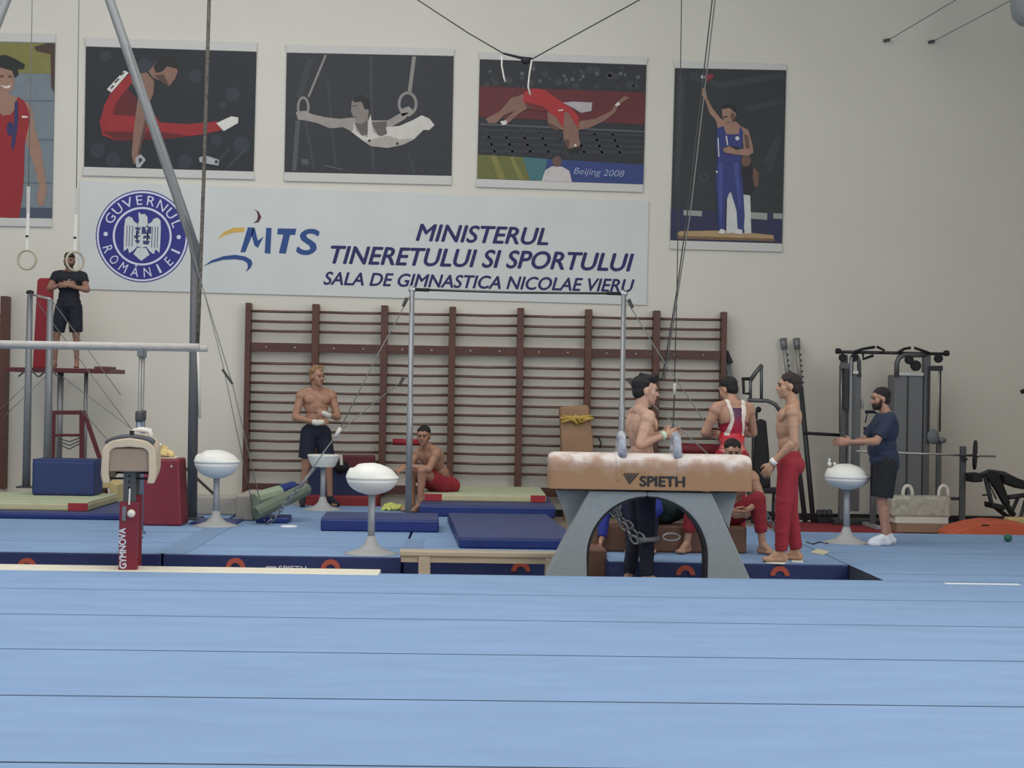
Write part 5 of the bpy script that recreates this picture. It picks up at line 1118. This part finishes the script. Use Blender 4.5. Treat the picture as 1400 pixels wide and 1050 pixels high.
    if hairstyle == 'quiff':
        h.sph(hp(0, -.02, .1), (.074, .08, .042), Rh); h.sph(hp(0, -.07, .1), (.055, .034, .03), Rh)
        for i in range(16): h.sph(hp(rr.uniform(-.06, .06), rr.uniform(-.085, .06), .105+rr.uniform(0, .025)), .021)
    elif hairstyle == 'curly':
        for i in range(40):
            a, e = rr.uniform(0, 6.28), rr.uniform(.1, 1.4); h.sph(hp(.082*math.cos(a)*math.cos(e), .022+.095*math.sin(a)*math.cos(e) if math.sin(a) > -.75 else -.06, .055+.08*math.sin(e)), .022)
    elif hairstyle == 'crop':
        h.sph(hp(0, -.01, .075), (.076, .092, .06), Rh)
    else:
        h.sph(hp(0, .012, .055), (.076, .086, .07), Rh)
    if hairstyle in ('short', 'quiff'):
        for i in range(46):
            a, e = rr.uniform(0, 6.283), math.asin(rr.uniform(.25, 1)); y_ = .02+.09*math.sin(a)*math.cos(e); h.sph(hp(.075*math.cos(a)*math.cos(e), max(y_, -.062+.012*math.cos(a*3)), .042+.083*math.sin(e)), rr.uniform(.010, .019))
    child('hair', h, hm, .007, 2)
    if beard:
        m = MB().sph(hp(0, -.034, -.066), (.063, .067, .058), Rh); m.sph(hp(0, -.066, -.098), (.032, .028, .026), Rh)
        for sx in (1, -1): m.cap(hp(.07*sx, -.01, -.01), hp(.056*sx, -.03, -.06), .012, .02, 8)
        child('beard', m, mat('beard_%d_%d_%d' % beard, beard, .85), .007, 2)
    # clothing
    def trunc(m, p, q, ra, rb, n=16):
        d = (q-p).normalized(); m.tube([p, p+(q-p)*.33, p+(q-p)*.66, q], [ra, ra+(rb-ra)*.33, ra+(rb-ra)*.66, rb], n)
    for w in wear:
        kind, col = w[0], w[1]; cm_ = mat('cloth_%d_%d_%d' % col, col, .85, noise=.1, scale=14, bump=.3); m = MB()
        if kind in ('shorts', 'trousers'):
            fr_ = w[2] if len(w) > 2 else .7; lo = w[3] if len(w) > 3 else 1.0
            m.sph(D['pel']+Tp @ V(0, .008, -.02), (.172*bulk, .13*bulk, .105), Tp); m.sph(D['pel']+Tp @ V(0, .004, .035), (.158*bulk, .118*bulk, .08), Tp)
            for sx in (1, -1): m.sph(D['pel']+Tp @ V(.075*sx, .06, -.05), (.094, .092, .1), Tp)
            for s in 'LR':
                hi, kn, an = D['hi'+s], D['kn'+s], D['an'+s]
                if kind == 'shorts':
                    e_ = hi+(kn-hi)*fr_; m.cap(hi+V(0, 0, .02), hi+(kn-hi)*.25, .105*bulk, .106*bulk); trunc(m, hi+(kn-hi)*.1, e_, .106*bulk, .1*lo*bulk)
                else:
                    m.cap(hi, hi+(kn-hi)*.5, .104*bulk, .09*lo*bulk); m.cap(hi+(kn-hi)*.3, kn, .094*lo, .078*lo); e_ = kn+(an-kn)*fr_; m.sph(kn, .078*lo)
                    trunc(m, kn, e_, .076*lo, .058*lo); m.sph(kn+(an-kn)*(fr_*.55), (.07*lo, .07*lo, .06)); m.sph(kn+(an-kn)*(fr_*.86), (.066*lo, .066*lo, .035)); m.sph(hi+(kn-hi)*.8, (.086*lo,)*3)
            child(kind, m, cm_, .009, 3)
        elif kind == 'tshirt':
            torso(m, .014); m.sph(D['pel']+Tp @ V(0, .0, .06), (.17*bulk, .13*bulk, .1), Tp); m.sph(D['pel']+Tp @ V(0, .0, .0), (.176*bulk, .135*bulk, .1), Tp)
            for s, sx in (('L', 1), ('R', -1)):
                sh, el = D['sh'+s], D['el'+s]; m.cap(D['nec']+Tc @ V(.05*sx, .02, -.015), sh+Tc @ V(-.02*sx, .01, .015), .05, .056); m.cap(D['che']+Tc @ V(.1*sx, 0, .09), sh, .086, .066)
                m.sph(sh+(el-sh)*.1, (.073*muscle,)*3); trunc(m, sh, sh+(el-sh)*(w[2] if len(w) > 2 else .55), .07*muscle, .066*muscle)
            child('t_shirt', m, cm_, .009, 3)
        elif kind == 'longsleeve':
            torso(m, .014)
            for s, sx in (('L', 1), ('R', -1)):
                sh, el, wr = D['sh'+s], D['el'+s], D['wr'+s]; m.cap(D['che']+Tc @ V(.1*sx, 0, .09), sh, .086, .066); m.cap(D['nec']+Tc @ V(.05*sx, .02, -.015), sh, .05, .056)
                m.cap(sh, el, .07, .058); trunc(m, el, el+(wr-el)*.97, .056, .044); m.sph(el, .058)
            child('jacket', m, cm_, .009, 3)
        elif kind == 'shoes':
            for s in 'LR':
                m = MB(); an, to = D['an'+s], D['to'+s]; fd = (to-an); fd.z = 0; fd.normalize(); m.cap(an+V(0, 0, -.01), an+V(0, 0, -.04), .052, .05); fl2 = V(-fd.y, fd.x, 0); m.cap(an-fd*.035+V(0, 0, -.042), to+V(0, 0, .016), .046, .042); m.cap(an+fd*.03, to+V(0, 0, .014), .05, .044); m.cap(to-fd*.06+fl2*.02, to+fl2*.02+fd*.01, .042, .034); m.cap(to-fd*.06-fl2*.02, to-fl2*.02+fd*.01, .042, .034); child('shoe', m, cm_, .008, 3)
        elif kind == 'socks':
            for s in 'LR':
                m = MB(); an, to = D['an'+s], D['to'+s]; kn = D['kn'+s]; fd = (to-an); fd.z = 0; fd.normalize(); m.cap(an-fd*.03+V(0, 0, -.045), to+V(0, 0, .006), .038, .033); m.cap(an+fd*.02, to, .042, .034); m.cap(an, an+V(0, 0, -.04), .044, .042); trunc(m, an-(an-kn)*w[2], an, .046, .044); child('sock', m, cm_, .008, 3)
        elif kind == 'wraps':
            for s in w[2]:
                m = MB(); wr = D['wr'+s]; fa = (wr-D['el'+s]).normalized(); hd = hands.get(s, (None,))[0]; d = Vector(hd).normalized() if hd else fa
                trunc(m, wr-fa*.06, wr+fa*.005, .038, .036); m.cap(wr, wr+d*.06, .036, .034); child('hand_wrap', m, cm_, .007, 3)
        elif kind == 'wristband':
            for s in w[2]:
                m = MB(); wr = D['wr'+s]; fa = (wr-D['el'+s]).normalized(); trunc(m, wr-fa*.045, wr-fa*.005, .037, .035); child('wristband', m, cm_, remesh=False)
        elif kind == 'leotard':
            pred = w[2]; m = MB(); vs = me.vertices; keep = {}
            for p in me.polygons:
                c = p.center/k_; c2 = Tc.inverted() @ (c-D['che'])
                if pred(c, c2):
                    ids = []
                    for i in p.vertices:
                        if i not in keep: keep[i] = len(m.v); m.v.append(vs[i].co/k_+vs[i].normal*.006)
                        ids.append(keep[i])
                    m.f.append(tuple(ids)); m.m.append(0)
            child(w[3], m, w[4] if len(w) > 4 else cm_, remesh=False)
    return o
REDC = (148, 38, 50)
# man on the spotting platform, arms folded
zp = pz
person('bearded man in black shirt standing on the red platform with folded arms', (P(93, 505, YS).x, YS-0.02), 1.47, 4,
       dict(elL=(.28, -.07, 1.19), wrL=(.02, -.2, 1.245), elR=(-.28, -.07, 1.2), wrR=(-.03, -.175, 1.275), anR=(-.2, .03, .085), knR=(-.17, -.01, .49), anL=(.13, .03, .085), knL=(.12, -.01, .49)), head=(6, 6), skin=(146, 108, 90), hair=(46, 34, 30), hairstyle='crop', bulk=1.08, muscle=1.1,
       hands=dict(L=((-1, -.1, .05), (0, 1, 0), 30), R=((1, -.1, .0), (0, 1, 0), 30)), beard=(60, 42, 36), wear=(('tshirt', (28, 30, 40), .5), ('shorts', (26, 30, 42), .85, .95)), z0=zp)
# blond man by the wall bars
bA = G(430, 694)
person('blond shirtless man in navy shorts standing by wall bars with taped hands', (bA.x-0.02, bA.y+0.2), 1.74, 14,
       dict(elL=(.27, -.04, 1.13), wrL=(.10, -.24, 1.16), elR=(-.27, -.03, 1.12), wrR=(-.02, -.235, 1.06), anL=(.2, .03, .085), knL=(.165, -.02, .49), toL=(.28, -.09, .025), anR=(-.15, .03, .085), knR=(-.12, -.01, .49)), head=(30, 0), skin=(170, 126, 102), hair=(150, 118, 84), hairstyle='curly', muscle=1.12,
       hands=dict(L=((-.7, -.3, .3), (0, 1, -.2), 45), R=((.9, -.25, .15), (0, 1, 0), 45)), wear=(('shorts', (26, 32, 50), .72, 1.05), ('socks', (34, 36, 46), .12), ('wraps', (216, 212, 200), 'LR')))
# seated man on the landing mat
sx0 = P(600, 663, 18.85)
person('shirtless man in red shorts sitting on the landing mat looking at camera', (sx0.x+0.05, 18.92), 1.74, -56,
       dict(pel=(0, .02, .30), wai=(0, -.05, .44), che=(0, -.16, .60), nec=(0, -.24, .75), hea=(.02, -.31, .89), shL=(.18, -.22, .69), shR=(-.18, -.24, .69), hiL=(.09, -.03, .27), hiR=(-.09, -.03, .27), knL=(.14, -.41, .47), knR=(-.10, -.41, .47), anL=(.12, -.4, .05), anR=(-.06, -.40, .05), toL=(.13, -.56, -.01), toR=(-.07, -.55, -.01),
            elL=(.2, -.34, .49), wrL=(.02, -.50, .53), elR=(-.2, -.38, .50), wrR=(-.06, -.55, .52)), head=(46, 6), skin=(164, 122, 98), hair=(30, 24, 22), muscle=1.08, z0=0.035,
       hands=dict(L=((-.6, -.5, -.2), (0, 0, -1), 30), R=((.4, -.6, -.2), (0, 0, -1), 30)), wear=(('shorts', (146, 38, 48), .62, 1.0),))
# black haired gymnast behind the pommel horse
hx = P(880, 650, 13.12)
person('black haired shirtless gymnast in dark trousers behind pommel horse chalking hands', (P(880, 650, 13.33).x-0.02, 13.33), 1.82, 104,
       dict(elR=(-.25, .11, 1.19), wrR=(-.16, -.14, 1.27), elL=(.25, -.02, 1.2), wrL=(.08, -.2, 1.27), anR=(-.11, -.02, .085), anL=(.11, .06, .085)), head=(-8, 4), skin=(184, 146, 124), hair=(24, 22, 24), hairstyle='quiff', muscle=1.02,
       hands=dict(R=((.4, -1, .05), (1, 0, 0), 14), L=((-.15, -1, .1), (-1, 0, 0), 14)), wear=(('trousers', (28, 34, 52), .97, .95), ('wristband', (196, 214, 190), 'R')), z0=-0.2)
# gymnast in red leotard seen from behind
M_leo = bpy.data.materials.new('leotard_fade'); M_leo.use_nodes = True; nt = M_leo.node_tree; tc = nt.nodes.new('ShaderNodeTexCoord'); sp_ = nt.nodes.new('ShaderNodeSeparateXYZ'); nt.links.new(tc.outputs['Object'], sp_.inputs[0])
mrn = nt.nodes.new('ShaderNodeMapRange'); mrn.inputs[1].default_value = 0.9; mrn.inputs[2].default_value = 1.32; nt.links.new(sp_.outputs['Z'], mrn.inputs[0]); crr = nt.nodes.new('ShaderNodeValToRGB'); e = crr.color_ramp.elements
e[0].position = .1; e[0].color = (*lin((206, 120, 112)), 1); e[1].position = .95; e[1].color = (*lin((72, 24, 66)), 1); x = e.new(.4); x.color = (*lin((206, 36, 52)), 1)
nt.links.new(mrn.outputs[0], crr.inputs[0]); nt.links.new(crr.outputs[0], nt.nodes['Principled BSDF'].inputs['Base Color']); nt.nodes['Principled BSDF'].inputs['Roughness'].default_value = .5
def leo_sx(z): return .062+max(0, z)*.16+max(0, -z)*.22      # strap centre line, distance from the spine
def leo_body(c, q):
    if not (.8 < c.z < 1.46 and -.16 < c.y and abs(c.x) < .172) or leo_strap(c, q): return False
    a = abs(q.x); return q.z < -.02-max(0, a-.1)*.4 or (a < leo_sx(q.z) and q.z < .12) if q.y > 0 else q.z < -.02 or (a < .09 and q.z < .06)
def leo_strap(c, q): return 1.04 < c.z < 1.53 and -.16 < c.y and abs(abs(q.x)-leo_sx(q.z)) < (.022 if q.z > 0 else .02) and q.z > -.16 and abs(c.x) < .16
hl_ = P(1000, 600, 14.85)
person('gymnast in red and white leotard seen from behind with bowed head', (hl_.x+0.02, 14.95), 1.67, -158,
       dict(nec=(0, -.01, 1.46), hea=(.0, -.085, 1.60), elL=(.29, -.05, 1.16), wrL=(.12, -.27, 1.14), elR=(-.29, -.05, 1.16), wrR=(-.1, -.27, 1.14)), head=(20, 22), skin=(178, 136, 112), hair=(28, 24, 24), muscle=1.12,
       wear=(('leotard', (180, 34, 48), leo_body, 'leotard', M_leo), ('leotard', (224, 212, 200), leo_strap, 'leotard_strap'), ('trousers', (150, 30, 44), .95, .9)))
# standing gymnast with red trousers
bC = G(1076, 768)
person('shirtless gymnast in red trousers standing in profile facing left', (bC.x, bC.y+0.02), 1.67, -97,
       dict(elL=(.235, .03, 1.12), wrL=(.2, -.17, .92), elR=(-.235, .05, 1.12), wrR=(-.2, -.12, .9), anL=(.1, -.06, .085), knL=(.1, -.045, .49), anR=(-.1, .1, .085), knR=(-.1, .03, .49), nec=(0, .03, 1.47), hea=(0, -.01, 1.632), che=(0, -.01, 1.29)), head=(4, 0), skin=(178, 138, 112), hair=(44, 32, 28), hairstyle='short', muscle=1.02,
       hands=dict(L=((0, -.45, -.9), (-1, 0, 0), 40)), wear=(('trousers', REDC, .94, 1.02), ('wristband', (232, 232, 228), 'L')))
# coach in navy T-shirt
bB = G(1207, 745)
person('bearded man in navy shirt and black shorts holding hands out before him', (bB.x, bB.y), 1.57, -90,
       dict(elL=(.25, -.16, 1.16), wrL=(.17, -.41, 1.15), elR=(-.25, -.16, 1.15), wrR=(-.13, -.42, 1.12), anL=(.1, .0, .085), knL=(.1, -.05, .48), anR=(-.1, .1, .085), knR=(-.1, .0, .48), hea=(0, -.055, 1.632)), head=(4, 4), skin=(168, 126, 106), hair=(30, 24, 24), hairstyle='short', bulk=1.22, muscle=1.1, beard=(48, 34, 30),
       hands=dict(L=((-.25, -1, .1), (-1, 0, -.2), 20), R=((.2, -1, .15), (1, 0, 0), 20)), wear=(('tshirt', (40, 50, 72), .8), ('shorts', (26, 28, 34), .86, 1.0), ('shoes', (214, 216, 222)), ('socks', (214, 216, 222), .08)))
# gymnast sitting on the brown box with knees apart
fF = G(985, 756)
fx1 = G(928, 753).x; fx2 = G(1043, 758).x; cxF = (fx1+fx2)/2+0.05; yF0 = YF+0.25
dl, dr = (fx2-cxF), (cxF-fx1)
person('gymnast in red trousers sitting behind pommel horse with knees apart', (cxF, yF0), 1.72, 0,
       dict(pel=(0.02, .02, .36), wai=(.03, -.03, .49), che=(.05, -.10, .65), nec=(.06, -.16, .80), hea=(.04, -.23, .955), shL=(.24, -.15, .73), shR=(-.13, -.15, .73), hiL=(.10, -.02, .33), hiR=(-.07, -.02, .33), knL=(dl*.85, -.28, .52), knR=(-dr*.80, -.30, .50), anL=(dl, -.30, .085), anR=(-dr*.92, -.30, .085), toL=(dl+.09, -.4, .025), toR=(-dr-.06, -.4, .025),
            elL=(.33, -.22, .50), wrL=(.16, -.36, .42), elR=(-.22, -.26, .52), wrR=(.02, -.38, .42)), head=(-4, 10), skin=(172, 132, 108), hair=(30, 26, 24), muscle=1.05,
       wear=(('trousers', (142, 36, 48), .72, 1.0),))
# person in blue jacket, mostly hidden
gxx = P(868, 730, 14.45).x
person('gymnast in royal blue jacket bending forward behind the pommel horse', (gxx, YF+0.3), 1.70, -12,
       dict(pel=(0.05, .02, .36), wai=(.04, -.07, .46), che=(.02, -.22, .55), nec=(.0, -.33, .65), hea=(.02, -.40, .74), shL=(.2, -.27, .6), shR=(-.17, -.30, .58), hiL=(.14, -.02, .33), hiR=(-.04, -.02, .33), knL=(.2, -.36, .46), knR=(.0, -.38, .46), anL=(.2, -.34, .085), anR=(.02, -.36, .085), toL=(.22, -.48, .025), toR=(.0, -.5, .025),
            elR=(-.25, -.34, .36), wrR=(-.26, -.44, .14), elL=(.26, -.42, .42), wrL=(.12, -.5, .3)), head=(0, 40), skin=(176, 136, 112), hair=(40, 30, 26), hands=dict(R=((-.25, -.1, -1), (1, 0, 0), 30)),
       wear=(('longsleeve', (34, 48, 134)), ('trousers', (30, 36, 58), .95, 1.0)))
